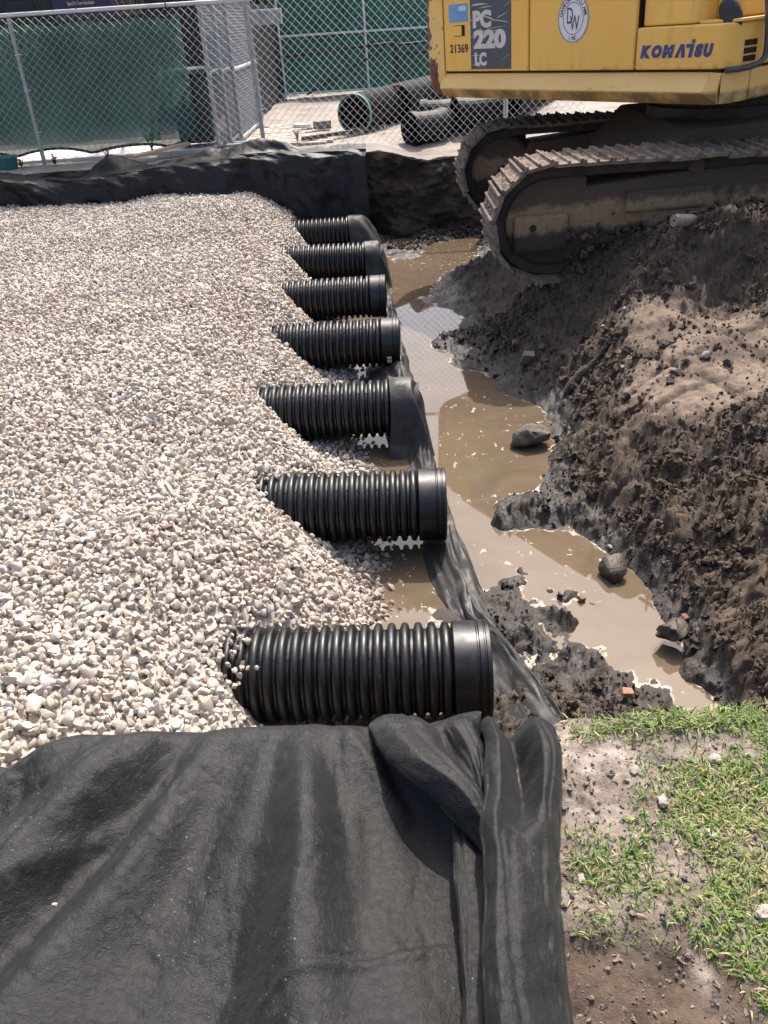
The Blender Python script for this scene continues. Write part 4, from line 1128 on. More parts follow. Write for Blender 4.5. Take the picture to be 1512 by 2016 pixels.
limb([(5.0, 4.65, .3), (5.55, 4.1, .6), (5.6, 3.2, .55), (5.45, 2.2, .4), (5.3, 1.5, .28)], 0.34, 'arm')
limb([(5.3, 1.5, .3), (5.55, 1.1, .8), (5.35, .6, .95), (4.95, .5, .5)], 0.95, 'bucket', 'dark_steel')
for sy in (-0.36, 0.36):
    upper(MB().tube([(0.95, sy, 1.6), (2.3, sy, 3.55)], 0.075, 12), 'boom_cylinder', 'dark_steel', smooth=False, bevel=0)
# --- markings on the doors
YT = SIDE - 0.004
upper(MB().box((-1.985, SIDE - 0.003, 1.43), (-1.40, SIDE + 0.02, 2.285)), 'decal', 'decal_slate', rd, bevel=0)
def put(x0, z0, y=YT):
    return lambda tx, ty: SW @ Vector((x0 + tx, y, z0 + ty))
text_part('lettering', 'PC', 0.2, 'decal_white', rd, put(-1.945, 1.772), offset=0.012, height=0.145, width=0.27)
text_part('lettering', '220', 0.2, 'decal_white', rd, put(-1.94, 1.60), offset=0.012, height=0.158, width=0.47)
text_part('lettering', 'LC', 0.2, 'decal_white', rd, put(-1.925, 1.458), offset=0.012, height=0.115, width=0.175)
text_part('lettering', '21369', 0.2, 'stencil_black', rd, put(-2.315, 1.573), offset=0.004, height=0.075, width=0.29)
r_ = random.Random(4)
for (x, z, l, a, w) in [(-1.97, 1.955, .26, .02, .014), (-1.85, 1.93, .2, .05, .008), (-1.80, 1.87, .22, -.25, .012), (-1.66, 1.83, .26, -.12, .008), (-1.6, 1.84, .18, .25, .006), (-1.86, 1.77, .18, -.45, .010), (-1.7, 1.735, .16, .1, .007), (-1.98, 1.70, .1, .0, .005), (-1.97, 1.545, .15, .02, .006), (-1.97, 1.47, .16, -.18, .005), (-1.52, 1.5, .12, .5, .004), (-1.75, 1.76, .3, .06, .004), (-1.98, 1.84, .05, -.1, .007), (-1.5, 1.92, .14, .4, .004)]:
    c, s_ = math.cos(a), math.sin(a); y = SIDE - 0.0062
    V = [(x, y, z), (x + l * c, y, z + l * s_), (x + l * .6 * c - w * s_, y, z + l * .6 * s_ + w * c), (x + l * .2 * c - w * s_, y, z + l * .2 * s_ + w * c)]
    MB().add(V, [(0, 1, 2, 3)]).xf(SW).build('scratch', 'decal_scratch', rd)
upper(MB().box((-2.315, SIDE - 0.004, 1.835), (-2.02, SIDE + 0.01, 1.985)), 'information_plate', 'plate_blue', rd, bevel=0)
upper(MB().box((-2.16, SIDE - 0.006, 1.925), (-2.045, SIDE + 0.01, 1.965)), 'plate_patch', 'plate_pale', rd, bevel=0)
upper(MB().box((-2.24, SIDE - 0.004, 1.715), (-2.075, SIDE + 0.01, 1.808)), 'latch_recess', 'dark_gap', rd, bevel=0)
upper(MB().box((-2.235, SIDE - 0.012, 1.72), (-2.115, SIDE + 0.01, 1.803)), 'latch', 'yellow_paint', rd, bevel=0.003)
# round logo
LX, LZ0, LR = -0.62, 1.795, 0.178
def disc(r0, r1, y, mat, name):
    n = 48; V = []; 
    for k in range(n):
        a = 2 * math.pi * k / n
        V += [(LX + r0 * math.cos(a), y, LZ0 + r0 * math.sin(a)), (LX + r1 * math.cos(a), y, LZ0 + r1 * math.sin(a))]
    Fc = [(2 * k, 2 * k + 1, (2 * k + 3) % (2 * n), (2 * k + 2) % (2 * n)) for k in range(n)]
    if r0 == 0: Fc = [tuple(2 * k + 1 for k in range(n))]
    return MB().add(V, Fc).xf(SW).build(name, mat, md_)
disc(0, LR, SIDE - 0.004, 'logo_white', 'logo')
disc(LR - 0.010, LR - 0.004, SIDE - 0.0062, 'logo_grey', 'logo_ring')
disc(0.112, 0.117, SIDE - 0.0062, 'logo_grey', 'logo_ring')
text_part('logo_letter', 'D', 0.2, 'logo_grey', md_, put(LX - 0.07, LZ0 - 0.035, SIDE - 0.0062), height=0.115, width=0.068)
text_part('logo_letter', 'W', 0.2, 'logo_grey', md_, put(LX - 0.035, LZ0 - 0.085, SIDE - 0.0066), height=0.105, width=0.11)
def arc(word, mid, step, r, flip=False):
    n = len(word)
    for k, ch in enumerate(word):
        if ch == ' ': continue
        a = mid + (-(k - (n - 1) / 2) * step if not flip else (k - (n - 1) / 2) * step)
        if flip: pos = (LX + r * math.cos(a), LZ0 + r * math.sin(a)); tilt = a + math.pi / 2
        else: pos = (LX + r * math.cos(a), LZ0 + r * math.sin(a)); tilt = a - math.pi / 2
        c, s_ = math.cos(tilt), math.sin(tilt)
        text_part('logo_letter', ch, 0.042, 'logo_grey', md_, lambda tx, ty: SW @ Vector((pos[0] + (tx - 0.012) * c - (ty - 0.014) * s_, SIDE - 0.0062, pos[1] + (tx - 0.012) * s_ + (ty - 0.014) * c)), offset=0.001)
arc('DAWSON', math.radians(140), 0.20, 0.142)
arc('WILLIAMS', math.radians(44), 0.17, 0.142)
arc('INC', math.radians(-90), 0.22, 0.142, True)
# maker's name on the tool box
kx = 0.125
for ch, w, hh in (('K', .115, .088), ('O', .105, .088), ('M', .125, .088), ('\u039b', .10, .088), ('T', .085, .088), ('S', .085, .088), ('U', .09, .088)):
    y_ = SIDE - 0.0075
    if ch == '\u039b' or ch == 'T':
        if ch == 'T': poly = [[(0.030, 0), (0.062, 0), (0.078, .088), (0.046, .088)], [(0.005, .064), (0.046, .064), (0.050, .088), (0.010, .088)], [(0.052, .092), (0.078, .092), (0.084, .118), (0.058, .118)]]
        else: poly = [[(0, 0), (0.034, 0), (0.068, .088), (0.050, .088)], [(0.062, 0), (0.096, 0), (0.084, .088), (0.054, .088)]]
        mb = MB()
        for pp in poly: mb.add([(kx + a, y_, 1.492 + b) for a, b in pp], [tuple(range(len(pp)))])
        mb.xf(SW).build('lettering', 'decal_blue', tb)
    else:
        text_part('lettering', ch, 0.12, 'decal_blue', tb, (lambda k0: (lambda tx, ty: SW @ Vector((k0 + tx, SIDE - 0.0075, 1.492 + ty))))(kx), offset=0.011, shear=0.2, height=hh, width=w * 0.93)
    kx += w * 0.955
# vents, handrail, mirror
for k in range(3):
    z = 1.445 + k * 0.05
    upper(MB().box((0.925, -1.20, z), (0.934, -1.06, z + 0.038)), 'vent', 'dark_gap', tb, bevel=0)
upper(MB().tube([(0.90, SIDE + 0.02, 1.405), (0.95, -1.27, 1.405), (0.975, -1.17, 1.41), (0.985, -1.08, 1.425), (0.99, -1.03, 1.46), (0.99, -1.02, 1.52), (0.985, -1.035, 1.66), (0.975, -1.075, 1.86), (0.965, -1.09, 2.3), (0.9, -1.09, 2.36), (0.6, -1.09, 2.36)], 0.021, 10), 'handrail', 'rail_grey', smooth=True, bevel=0)
upper(MB().tube([(0.80, -1.22, 2.35), (0.80, -1.24, 1.80)], 0.011, 8), 'mirror_arm', 'rail_grey', bevel=0)
mm = MB()
NA, NB = 18, 28; V = []
for a in range(NA + 1):
    ph = math.pi * a / NA
    for b in range(NB):
        th = 2 * math.pi * b / NB
        u = math.sin(ph) * math.cos(th); w = math.sin(ph) * math.sin(th); dd = math.cos(ph)
        ux = math.copysign(abs(u) ** 0.8, u) * 0.082; wz = math.copysign(abs(w) ** 0.8, w) * 0.135
        c, s_ = math.cos(0.75), math.sin(0.75)
        V.append((0.83 + ux * c + wz * s_ * 0.8, -1.26 + dd * 0.045, 1.745 - wz * c + ux * s_))
Fc = [(a * NB + b, a * NB + (b + 1) % NB, (a + 1) * NB + (b + 1) % NB, (a + 1) * NB + b) for a in range(NA) for b in range(NB)]
upper(mm.add(V, Fc), 'mirror', 'dark_rubber', smooth=True, bevel=0)
# --- undercarriage
TL, TR, TC = 1.90, 0.425, 0.45
per = 4 * TL + 2 * math.pi * TR
NSH = 48
def tpos(s):
    s = s % per
    if s < 2 * TL:
        x = TL - s; sag = -0.035 * math.sin(math.pi * s / (2 * TL)) ** 2 
        return (x, TC + TR + sag), math.pi / 2
    s -= 2 * TL
    if s < math.pi * TR:
        a = math.pi / 2 + s / TR
        return (-TL + TR * math.cos(a), TC + TR * math.sin(a)), a
    s -= math.pi * TR
    if s < 2 * TL: return (-TL + s, TC - TR), -math.pi / 2
    s -= 2 * TL
    a = -math.pi / 2 + s / TR
    return (TL + TR * math.cos(a), TC + TR * math.sin(a)), a
pitch_ = per / NSH
def shoe_mesh(seed):
    r = random.Random(seed); mb = MB(); hw = 0.35; hl = pitch_ * 0.49
    mb.box((-hl, -hw, -0.012), (hl, hw, 0.012))
    for k, x in enumerate((-hl + 0.012, 0.0, hl - 0.012)):
        h = 0.024 if k != 1 else 0.020
        mb.prism([(x - 0.013, 0.0125), (x + 0.013, 0.0125), (x + 0.007, 0.0125 + h), (x - 0.007, 0.0125 + h)], 'y', -hw, hw)
    # caked mud between the bars
    for k in range(10):
        x = r.choice((-0.5, 0.5)) * hl + r.uniform(-.02, .02); y = r.uniform(-hw + .04, hw - .04); s = r.uniform(0.02, 0.05)
        mb.add([(x - s * .7, y - s, .0122), (x + s * .7, y - s * .8, .0122), (x + s * .6, y + s, .0122), (x - s * .6, y + s * .9, .0122), (x + r.uniform(-.01, .01), y, .0122 + s * .55)], [(0, 1, 4), (1, 2, 4), (2, 3, 4), (3, 0, 4)])
    me = mb.mesh('shoe'); me.materials.append(MATS['track_mud']); return me
SHOES = [shoe_mesh(k) for k in range(4)]
for side, yc in ((0, -1.29), (1, 1.29)):
    mb = MB(); n = 96; V = []; hw = 0.17
    for k in range(n):
        (x, z), a = tpos(per * k / n)
        nx, nz = math.cos(a), math.sin(a)
        for off in (-0.02, -0.10):
            for y in (-hw, hw): V.append((x + nx * off, yc + y, z + nz * off))
    Fc = []
    for k in range(n):
        a = 4 * k; b = 4 * ((k + 1) % n)
        for i_, j in ((0, 1), (1, 3), (3, 2), (2, 0)): Fc.append((a + i_, a + j, b + j, b + i_))
    tr = MB().add(V, Fc).build('track', 'dark_steel', EX)
    tr['label'] = 'near muddy track' if side == 0 else 'far muddy track'
    for k in range(NSH):
        (x, z), a = tpos(per * k / NSH + 0.03)
        o = bpy.data.objects.new('shoe', SHOES[k % 4]); col.objects.link(o); o.parent = tr
        # local z -> outward normal, local x -> along the track
        N = Vector((math.cos(a), 0, math.sin(a))); Yv = Vector((0, 1, 0)); Xv = Yv.cross(N)
        Mx = Matrix((( Xv.x, Yv.x, N.x, x), (Xv.y, Yv.y, N.y, yc), (Xv.z, Yv.z, N.z, z), (0, 0, 0, 1)))
        o.matrix_local = Mx @ Matrix.Rotation(random.uniform(-.03, .03), 4, 'X')
    o_ = -1 if side == 0 else 1
    # side frame: deep box with a sloped top, guard plate over the idler, rollers
    fy0, fy1 = (yc - 0.215, yc + 0.20)
    fr = MB().prism([(-1.72, 0.20), (1.75, 0.20), (1.80, 0.45), (1.70, 0.70), (0.5, 0.765), (-0.9, 0.745), (-1.60, 0.70), (-1.76, 0.52)], 'y', fy0, fy1)
    frame = fr.build('track_frame', 'undercarriage_dirt', EX, bevel=0.03)
    out = fy0 if side == 0 else fy1
    def fbox(a, b, name, mat, bev=0.008):
        y0, y1 = (out - 0.045, out + 0.01) if side == 0 else (out - 0.01, out + 0.045)
        return MB().box((a[0], y0, a[1]), (b[0], y1, b[1])).build(name, mat, frame, bevel=bev)
    fbox((-1.60, 0.27), (1.6, 0.32), 'rib', 'undercarriage_dirt')
    fbox((-1.30, 0.48), (-0.62, 0.64), 'rib', 'undercarriage_dirt', 0.03)
    fbox((-0.50, 0.44), (0.30, 0.62), 'rib', 'undercarriage_dirt', 0.03)
    fbox((0.5, 0.46), (1.5, 0.64), 'rib', 'undercarriage_dirt', 0.03)
    MB().box((-2.17, out - 0.03 * (1 if side == 0 else -1) - 0.02, 0.235), (-1.74, out + 0.06, 0.525)).build('idler_guard', 'undercarriage_dirt', EX, bevel=0.035)
    poly = [(-1.9 + 0.325 * math.cos(a), 0.45 + 0.325 * math.sin(a)) for a in np.linspace(math.pi * .5, math.pi * 1.5, 16)] + [(-1.6, 0.125), (-1.6, 0.775)]
    MB().prism(poly, 'y', *((out + 0.005, out + 0.06) if side == 0 else (out - 0.06, out - 0.005))).build('idler_cover', 'undercarriage_dirt', EX, bevel=0.02)
    hb = MB(); y_ = out - 0.053 if side == 0 else out + 0.053
    hb.lathe([(y_ - out, 0.028), (y_ - out + 0.002, 0.001)], 'y', 16, (-2.02, out, 0.43)); hb.build('bolt_hole', 'dark_gap', EX)
    for x in (-1.90, 1.90):
        w = MB(); w.lathe([(-0.19, 0.05), (-0.19, 0.30), (-0.15, 0.335), (0.15, 0.335), (0.19, 0.30), (0.19, 0.05)], 'y', 32, (x, yc, TC))
        w.build('idler_wheel' if x < 0 else 'sprocket', 'undercarriage_dirt', EX)
    for k in range(9):
        x = -1.5 + k * 0.375
        w = MB(); w.lathe([(-0.20, 0.02), (-0.20, 0.085), (-0.12, 0.10), (0.12, 0.10), (0.20, 0.085), (0.20, 0.02)], 'y', 18, (x, yc, 0.155)); w.build('track_roller', 'dark_steel', EX)
    for x in (-0.77, 0.75):
        w = MB(); w.lathe([(-0.23, 0.001), (-0.23, 0.055), (-0.2, 0.065), (0.2, 0.065), (0.2, 0.0)], 'y', 20, (x, yc, 0.775)); w.build('carrier_roller', 'undercarriage_dirt', EX)
MB().prism([(-0.95, 0.45), (0.95, 0.45), (1.0, 0.7), (0.7, 0.98), (-0.7, 0.98), (-1.0, 0.7)], 'y', -1.08, 1.08).build('car_body', 'undercarriage_dirt', EX, bevel=0.02)
w = MB(); w.lathe([(0.98, 0.0), (0.98, 0.72), (1.06, 0.72), (1.06, 0.66), (1.19, 0.66), (1.19, 0.0)], 'z', 48); w.build('swing_ring', 'dark_steel', EX)

# mud caked along the frame ledges and the lower run of the near track
def caked_mud():
    n = 900; r = np.random.default_rng(55); pts = np.zeros((n, 3))
    k = r.integers(0, 3, n); x = r.uniform(-1.75, 1.7, n)
    pts[:, 0] = x; pts[:, 1] = np.where(k == 2, -1.29 - r.uniform(.15, .33, n), -1.505 - r.uniform(0, .05, n)); pts[:, 2] = np.choose(k, [0.325 + r.exponential(.02, n), 0.22 + r.uniform(-.05, .04, n), 0.065 + r.uniform(0, .03, n)])
    s = r.uniform(.008, .035, n)
    return pts, r.uniform(0, 6.28, (n, 3)), s[:, None] * r.uniform(.7, 1.3, (n, 3))
CAKE = library('cake_library', [lump_mesh('cake_%d' % i, 380 + i, 14, (1, .85, .6), 1, 'undercarriage_cake', 0.6, 0.1, 0.1, 50) for i in range(5)])
cp_, cr_, cs_ = caked_mud()
o = scatter('caked_mud', cp_, cr_, cs_, CAKE, 5); o.parent = EX; o['kind'] = 'stuff'

# ================================================================== FENCES AND YARD
def chain_mesh(p0, p1, z0, z1, d=0.112, r=0.0034, sag=0.0):
    p0 = np.array(p0); p1 = np.array(p1); L = np.linalg.norm(p1 - p0); u = (p1 - p0) / L; nrm = np.array([-u[1], u[0]])
    nw = int(L / (d / 2)); nk = int((z1 - z0) / (d / 2)) + 1
    w = np.arange(nw)[:, None]; k = np.arange(nk)[None]
    a = (w + ((k + w) % 2)) * d / 2 + 0 * k
    z = z0 + k * d / 2 + 0 * w
    off = np.where((k + w) % 2 == 0, 0.003, -0.003)
    a = a + 0.010 * vn(a * 2.3, z * 2.3, 801); off = off + 0.03 * vn(a * 0.8, z * 1.1, 803)
    C = np.stack([p0[0] + u[0] * a + nrm[0] * off, p0[1] + u[1] * a + nrm[1] * off, z], -1)     # nw, nk, 3
    ring = np.array([[r, 0], [0, r], [-r, 0], [0, -r]])
    V = C[:, :, None, :] + np.stack([ring[:, 0] * u[0] + ring[:, 1] * nrm[0], ring[:, 0] * u[1] + ring[:, 1] * nrm[1], 0 * ring[:, 0]], -1)[None, None]
    idx = np.arange(nw * nk * 4).reshape(nw, nk, 4)
    A = idx[:, :-1]; B = idx[:, 1:]
    Fq = np.stack([A, np.roll(A, -1, 2), np.roll(B, -1, 2), B], -1).reshape(-1, 4)
    return soup('wire_mesh', V.reshape(-1, 3), Fq)
def pole(path, r, name, mat, parent, seg=10): return MB().tube(path, r, seg).build(name, mat, parent, smooth=True)
F0, F1, F2 = (-9.2, 13.24), (-1.45, 13.45), (3.4, 13.24)
fen = empty('chain_link_fence', (-4.75, 13.4, 0)); fen_off = Matrix.Translation((4.75, -13.4, 0))
tag(fen, 'galvanised chain link fence with green privacy screen and top rail, left part', 'fence')
def adopt(o, root):
    o.parent = root; o.matrix_parent_inverse = Matrix.Translation(-Vector(root.location)); return o
adopt(link('wire_mesh', chain_mesh(F0, F1, 0.10, 1.93), 'wire'), fen)
adopt(pole([(F0[0], F0[1] - 0.02, 1.935), (-1.40, 13.43, 1.93)], 0.028, 'top_rail', 'galvanised', None), fen)
for x in (-8.1, -4.75):
    y = 13.36 + (x + 4.75) * 0.03
    adopt(pole([(x, y, -0.3), (x + 0.01, y, 1.93)], 0.030, 'post', 'post_steel', None), fen)
    for z in (0.45, 1.0, 1.45):
        adopt(MB().tube([(x - .03, y - .03, z), (x + .08, y - .01, z + .005)], 0.008, 6).build('tie', 'galvanised'), fen)
for x in (-3.78, -2.55):
    adopt(MB().tube([(x, 13.36, 1.85), (x, 13.35, 2.02)], 0.009, 6).build('tie', 'dark_rubber'), fen)
# green screen with scalloped lower hem
gx = np.linspace(-9.1, -2.42, 260); gv = np.linspace(0, 1, 60)
GX, GV = np.meshgrid(gx, gv)
sc_ = np.abs(np.sin((GX + 0.55) * math.pi / 1.15)) ** 0.5
bot = 0.10 + 0.10 * sc_ + 0.03 * vn(GX * 2, GX * 0, 5); topg = 1.82 + 0.03 * np.abs(np.sin((GX + 0.2) * math.pi / 0.8)) - 0.02
GZ = bot + (topg - bot) * GV
GY = 13.45 + (GX + 4.75) * 0.027 + 0.05 * fbm(GX * 0.9, GZ * 0.8, 821, 3) + 0.01 * np.sin(GX * 9 + GZ * 2) * (1 - GV)
adopt(link('privacy_screen', grid_mesh('privacy_screen', GX, GY, GZ), 'green_screen'), fen)
hem = MB()
hem.tube([(gx[k], GY[0, k] - 0.012, bot[0, k]) for k in range(0, 260, 4)], 0.02, 6)
adopt(hem.build('hem', 'screen_hem', smooth=True), fen)
hem = MB(); hem.tube([(gx[k], GY[-1, k] - 0.012, topg[0, k]) for k in range(0, 260, 4)], 0.028, 6)
adopt(hem.build('hem', 'screen_hem', smooth=True), fen)
fen2 = empty('chain_link_fence', (0.9, 13.4, 0)); tag(fen2, 'bare galvanised chain link fence in front of the yard pipes, right of the gate', 'fence')
adopt(link('wire_mesh', chain_mesh(F1, F2, -0.02, 2.15), 'wire'), fen2)
adopt(pole([(-1.43, 13.42, -0.2), (-1.47, 13.44, 2.1)], 0.032, 'post', 'post_steel', None), fen2)
for z in (0.55, 1.2): adopt(MB().tube([(-1.46, 13.40, z), (-1.36, 13.40, z + .01)], 0.009, 6).build('tie', 'galvanised'), fen2)
adopt(pole([(2.2, 13.35, -0.3), (2.2, 13.36, 2.2)], 0.036, 'post', 'galvanised', None), fen2)
adopt(pole([(-1.45, 13.44, 2.16), (3.4, 13.22, 2.16)], 0.026, 'top_rail', 'galvanised', None), fen2)
# folded gate leaves standing back from the fence
GL = ['front galvanised gate leaf folded back beside the green screen', 'middle galvanised gate leaf between the two other leaves', 'rear galvanised gate leaf nearest the grey post']
for k, (a, b) in enumerate((((-2.14, 13.62), (-2.12, 16.6)), ((-2.0, 13.95), (-1.96, 16.9)), ((-1.87, 14.3), (-1.82, 17.2)))):
    g_ = empty('gate_leaf', (a[0], a[1], 0.0)); tag(g_, GL[k], 'gate', 'folded gate leaves')
    za, zb = 0.08, 2.0
    for pth in (((*a, za), (*a, zb)), ((*b, za), (*b, zb)), ((*a, zb), (*b, zb)), ((*a, za), (*b, za)), ((*a, 1.05), (*b, 1.05))):
        adopt(pole(pth, 0.034, 'frame_bar', 'gate_galvanised', None, 8), g_)
    adopt(link('wire_mesh', chain_mesh(a, b, za, zb, 0.085, 0.0045), 'gate_galvanised'), g_)
gs = empty('gate_stand', (-1.7, 13.9, 0.04)); tag(gs, 'flat grey metal fence foot lying on the brick pavers', 'stand')
for pth in (((-2.05, 13.75, .06), (-1.45, 13.82, .06)), ((-2.05, 13.98, .06), (-1.45, 14.05, .06)), ((-2.05, 13.75, .06), (-2.05, 13.98, .06)), ((-1.45, 13.82, .06), (-1.45, 14.05, .06))):
    adopt(pole(pth, 0.022, 'bar', 'gate_galvanised', None, 8), gs)
# wheelie bin behind the screen's end
wb = empty('wheelie_bin', (-2.5, 14.1, 0.05)); tag(wb, 'dark green wheelie bin standing behind the end of the screen', 'bin')
V = [(-.26, -.28, .06), (.26, -.28, .06), (.26, .28, .06), (-.26, .28, .06), (-.31, -.33, .98), (.31, -.33, .98), (.31, .36, .98), (-.31, .36, .98)]
MB().add(V, [(3, 2, 1, 0), (4, 5, 6, 7), (0, 1, 5, 4), (1, 2, 6, 5), (2, 3, 7, 6), (3, 0, 4, 7)]).build('body', 'bin_green', wb, bevel=0.03)
MB().prism([(-.36, .985), (.38, .985), (.36, 1.05), (.1, 1.09), (-.3, 1.07)], 'x', -.33, .33).build('lid', 'bin_green', wb, bevel=0.02)
MB().tube([(-.25, .40, .96), (.25, .40, .96)], 0.018, 8).build('handle', 'bin_green', wb)
for x in (-.27, .27): MB().lathe([(-.03, .02), (-.03, .1), (.03, .1), (.03, .02)], 'x', 18, (x, .28, .05)).build('wheel', 'dark_rubber', wb)
# black slatted fence running back
bf_ = empty('slat_fence', (-1.95, 20, 0)); tag(bf_, 'black vertical slat fence running back into the yard', 'fence')
for k in range(38):
    y = 17.6 + k * 0.145
    adopt(MB().box((-2.0 + (y - 18.3) * .04, y, .02), (-1.98 + (y - 18.3) * .04, y + .125, 2.0)).build('slat', 'black_slat'), bf_)
for z in (0.3, 1.7): adopt(MB().tube([(-2.03, 17.6, z), (-1.82, 23.1, z)], 0.025, 6).build('rail', 'black_slat'), bf_)
ub = empty('meter_cabinet', (-1.75, 17.3, 1.55)); tag(ub, 'grey panelled cabinet above the black slat fence behind the post', 'cabinet')
adopt(MB().box((-1.98, 17.2, 1.62), (-1.25, 17.45, 1.86)).build('box', 'gate_galvanised', bevel=0.01), ub)
for x in (-1.93, -1.6): adopt(MB().box((x, 17.185, 1.64), (x + 0.29, 17.198, 1.84)).build('panel', 'post_steel', bevel=0.004), ub)
# far screen fence with white frame
ff = empty('screen_fence', (0, 22.7, 0)); tag(ff, 'far green screen fence with white posts and rails across the yard', 'fence')
gx = np.linspace(-1.9, 9, 120); gz = np.linspace(0.12, 2.25, 30)
GX, GZ = np.meshgrid(gx, gz); GY = 22.95 - (GX + 1.8) * 0.08 + 0.06 * fbm(GX * 0.9, GZ, 831, 3)
adopt(link('screen', grid_mesh('screen', GX, GY, GZ), 'green_screen_far'), ff)
fy = lambda x: 22.88 - (x + 1.8) * 0.08
for x in (-1.75, 0.33, 2.6, 5.0, 7.4): adopt(pole([(x, fy(x), 0), (x - .02, fy(x), 2.28)], 0.03, 'post', 'white_paint', None), ff)
for z, r in ((2.28, .045), (1.36, .028), (0.12, .024)): adopt(pole([(-1.8, fy(-1.8), z), (9, fy(9), z)], r, 'rail', 'white_paint', None), ff)
sg = empty('swing_gate', (-.3, 22.2, 0)); tag(sg, 'dark steel swing gate with diagonal brace before the far green fence', 'gate')
for pth, r in ((((-1.7, 22.3, .95), (1.0, 22.0, 1.1)), .03), (((1.0, 22.0, 0), (1.0, 22.0, 1.15)), .06), (((-1.2, 22.2, .12), (1.0, 22.0, 1.1)), .025), (((1.1, 21.98, 1.05), (2.8, 21.8, 1.1)), .03), (((1.1, 21.98, .85), (2.8, 21.8, .9)), .03)):
    adopt(pole(pth, r, 'bar', 'black_slat', None, 8), sg)

# big corrugated pipes lying in the yard
YP, YL = corrugated(0.085, 0.30, 0.27, 4.6, per=6)
mb = MB(); mb.lathe(YP, 'x', 40); yb = mb.mesh('barrel', True); yb.materials.append(MATS['yard_plastic'])
mb = MB(); mb.lathe([(0.0, .30), (0.0, .255), (4.6, .25), (4.6, .30)], 'x', 40); yi = mb.mesh('liner', True); yi.materials.append(MATS['pipe_inner'])
mb = MB(); mb.lathe([(-0.006, .283), (-0.006, .302), (0.03, .305), (0.03, .283)], 'x', 40); yg = mb.mesh('end_band', True); yg.materials.append(MATS['green_band'])
for i, (x, y, a, lab, band) in enumerate(((-0.05, 14.75, 1.14, 'big ribbed black pipe with green end band lying in the yard', True), (0.72, 16.0, 1.10, 'big ribbed black pipe without band, behind the green-banded one', False), (2.45, 14.9, 1.2, 'big black pipe end seen under the excavator, past the steel post', False))):
    r = empty('yard_pipe', (x, y, 0.29), (0, 0, a)); tag(r, lab, 'pipe', 'big pipes in the yard')
    for nm, me in (('barrel', yb), ('liner', yi)) + ((('end_band', yg),) if band else ()):
        o = bpy.data.objects.new(nm, me); col.objects.link(o); o.parent = r
# mitred elbow fittings
def elbow(loc, rz, angs, R, r, label, tilt=0.0):
    root = empty('pipe_elbow', loc, (tilt, 0, rz)); tag(root, label, 'pipe fitting', 'elbow fittings in the yard')
    pts = [Vector((0, 0, 0))]; a = 0; 
    for da, l in angs:
        pts.append(pts[-1] + Vector((math.cos(a), math.sin(a), 0)) * l); a += da
    mb = MB(); mb.tube(pts, r, 28, caps=False); mb.build('shell', 'yard_plastic', root)
    mb = MB(); mb.tube(pts, r - 0.02, 24, caps=False); mb.build('liner', 'pipe_inner', root)
    for q, p2 in ((pts[0], pts[1]), (pts[-1], pts[-2])):
        d_ = (p2 - q).normalized(); m2 = MB(); m2.tube([q - d_ * 0.02, q + d_ * 0.10], r + 0.018, 28, caps=False); m2.build('collar', 'yard_plastic', root)
        m2 = MB(); m2.tube([q - d_ * 0.02, q + d_ * 0.012], [r + 0.018, r - 0.018], 28, caps=False); m2.build('rim', 'yard_plastic', root)
elbow((0.80, 13.62, 0.13), 0.55, [(0.0, .22), (0.5, .25), (0.5, .25), (0.3, .3)], 0.5, 0.225, 'nearest black mitred elbow fitting at the pit edge behind the mesh')
elbow((1.05, 14.55, 0.22), -0.2, [(0.5, .3), (0.5, .25), (0.4, .25), (0, .2)], 0.5, 0.22, 'black elbow fitting lying behind the nearest elbow')
elbow((1.55, 14.15, 0.24), 0.25, [(0.0, .25), (-0.5, .25), (-0.4, .3)], 0.5, 0.24, 'black elbow fitting leaning right beside the excavator track')
# timber, wire, blocks on the sand
tm = MB().box((-0.62, -0.045, 0), (0.62, 0.045, 0.05)).build('timber', 'wood_dark', bevel=0.004); tm.location = (-0.36, 14.2, 0.05); tm.rotation_euler = (0, 0, 0.60); tag(tm, 'dark timber lying on the sand before the big pipe', 'timber')
for k, (x, y, lab) in enumerate(((-0.62, 15.55, 'small grey concrete block near the mouth of the big pipe'), (-1.0, 15.9, 'pale paver left loose behind the brick paving'))):
    o = MB().box((-.14, -.09, 0), (.14, .09, .13 if k == 0 else .07)).build('concrete_block', 'grey_block' if k == 0 else 'concrete', bevel=0.01); o.location = (x, y, 0.02); o.rotation_euler = (0, 0, .3 - k); tag(o, lab, 'block')
wp = [(-0.25 + 0.5 * t + 0.25 * math.sin(t * 9), 14.05 + 0.35 * math.cos(t * 8) + 0.3 * t, 0.06 + 0.05 * math.sin(t * 17) ** 2) for t in np.linspace(0, 1, 60)]
o = MB().tube(wp, 0.008, 6).build('loose_wire', 'dark_rubber', smooth=True); tag(o, 'thin dark wire looped on the sand beside the timber', 'wire')
# things on the strip of soil below the screen
tb_ = empty('teal_bucket', (-5.22, 13.15, 0)); tag(tb_, 'squat teal plastic tub on the soil left of the steel post', 'bucket')
MB().lathe([(0, .12), (0.0, .13), (.15, .16), (.16, .17)], 'z', 24).build('tub', 'teal_plastic', tb_)
MB().lathe([(.16, .175), (.185, .175), (.19, .1), (.19, 0)], 'z', 24).build('lid', 'teal_plastic', tb_)
o = MB().box((-.48, -.05, 0), (.48, .05, .03)).build('wooden_board', 'wood_pale', bevel=0.003); o.location = (-2.92, 13.1, 0.12); o.rotation_euler = (0.1, -.07, .72); tag(o, 'pale wooden board lying on the fabric at the fence foot', 'board')

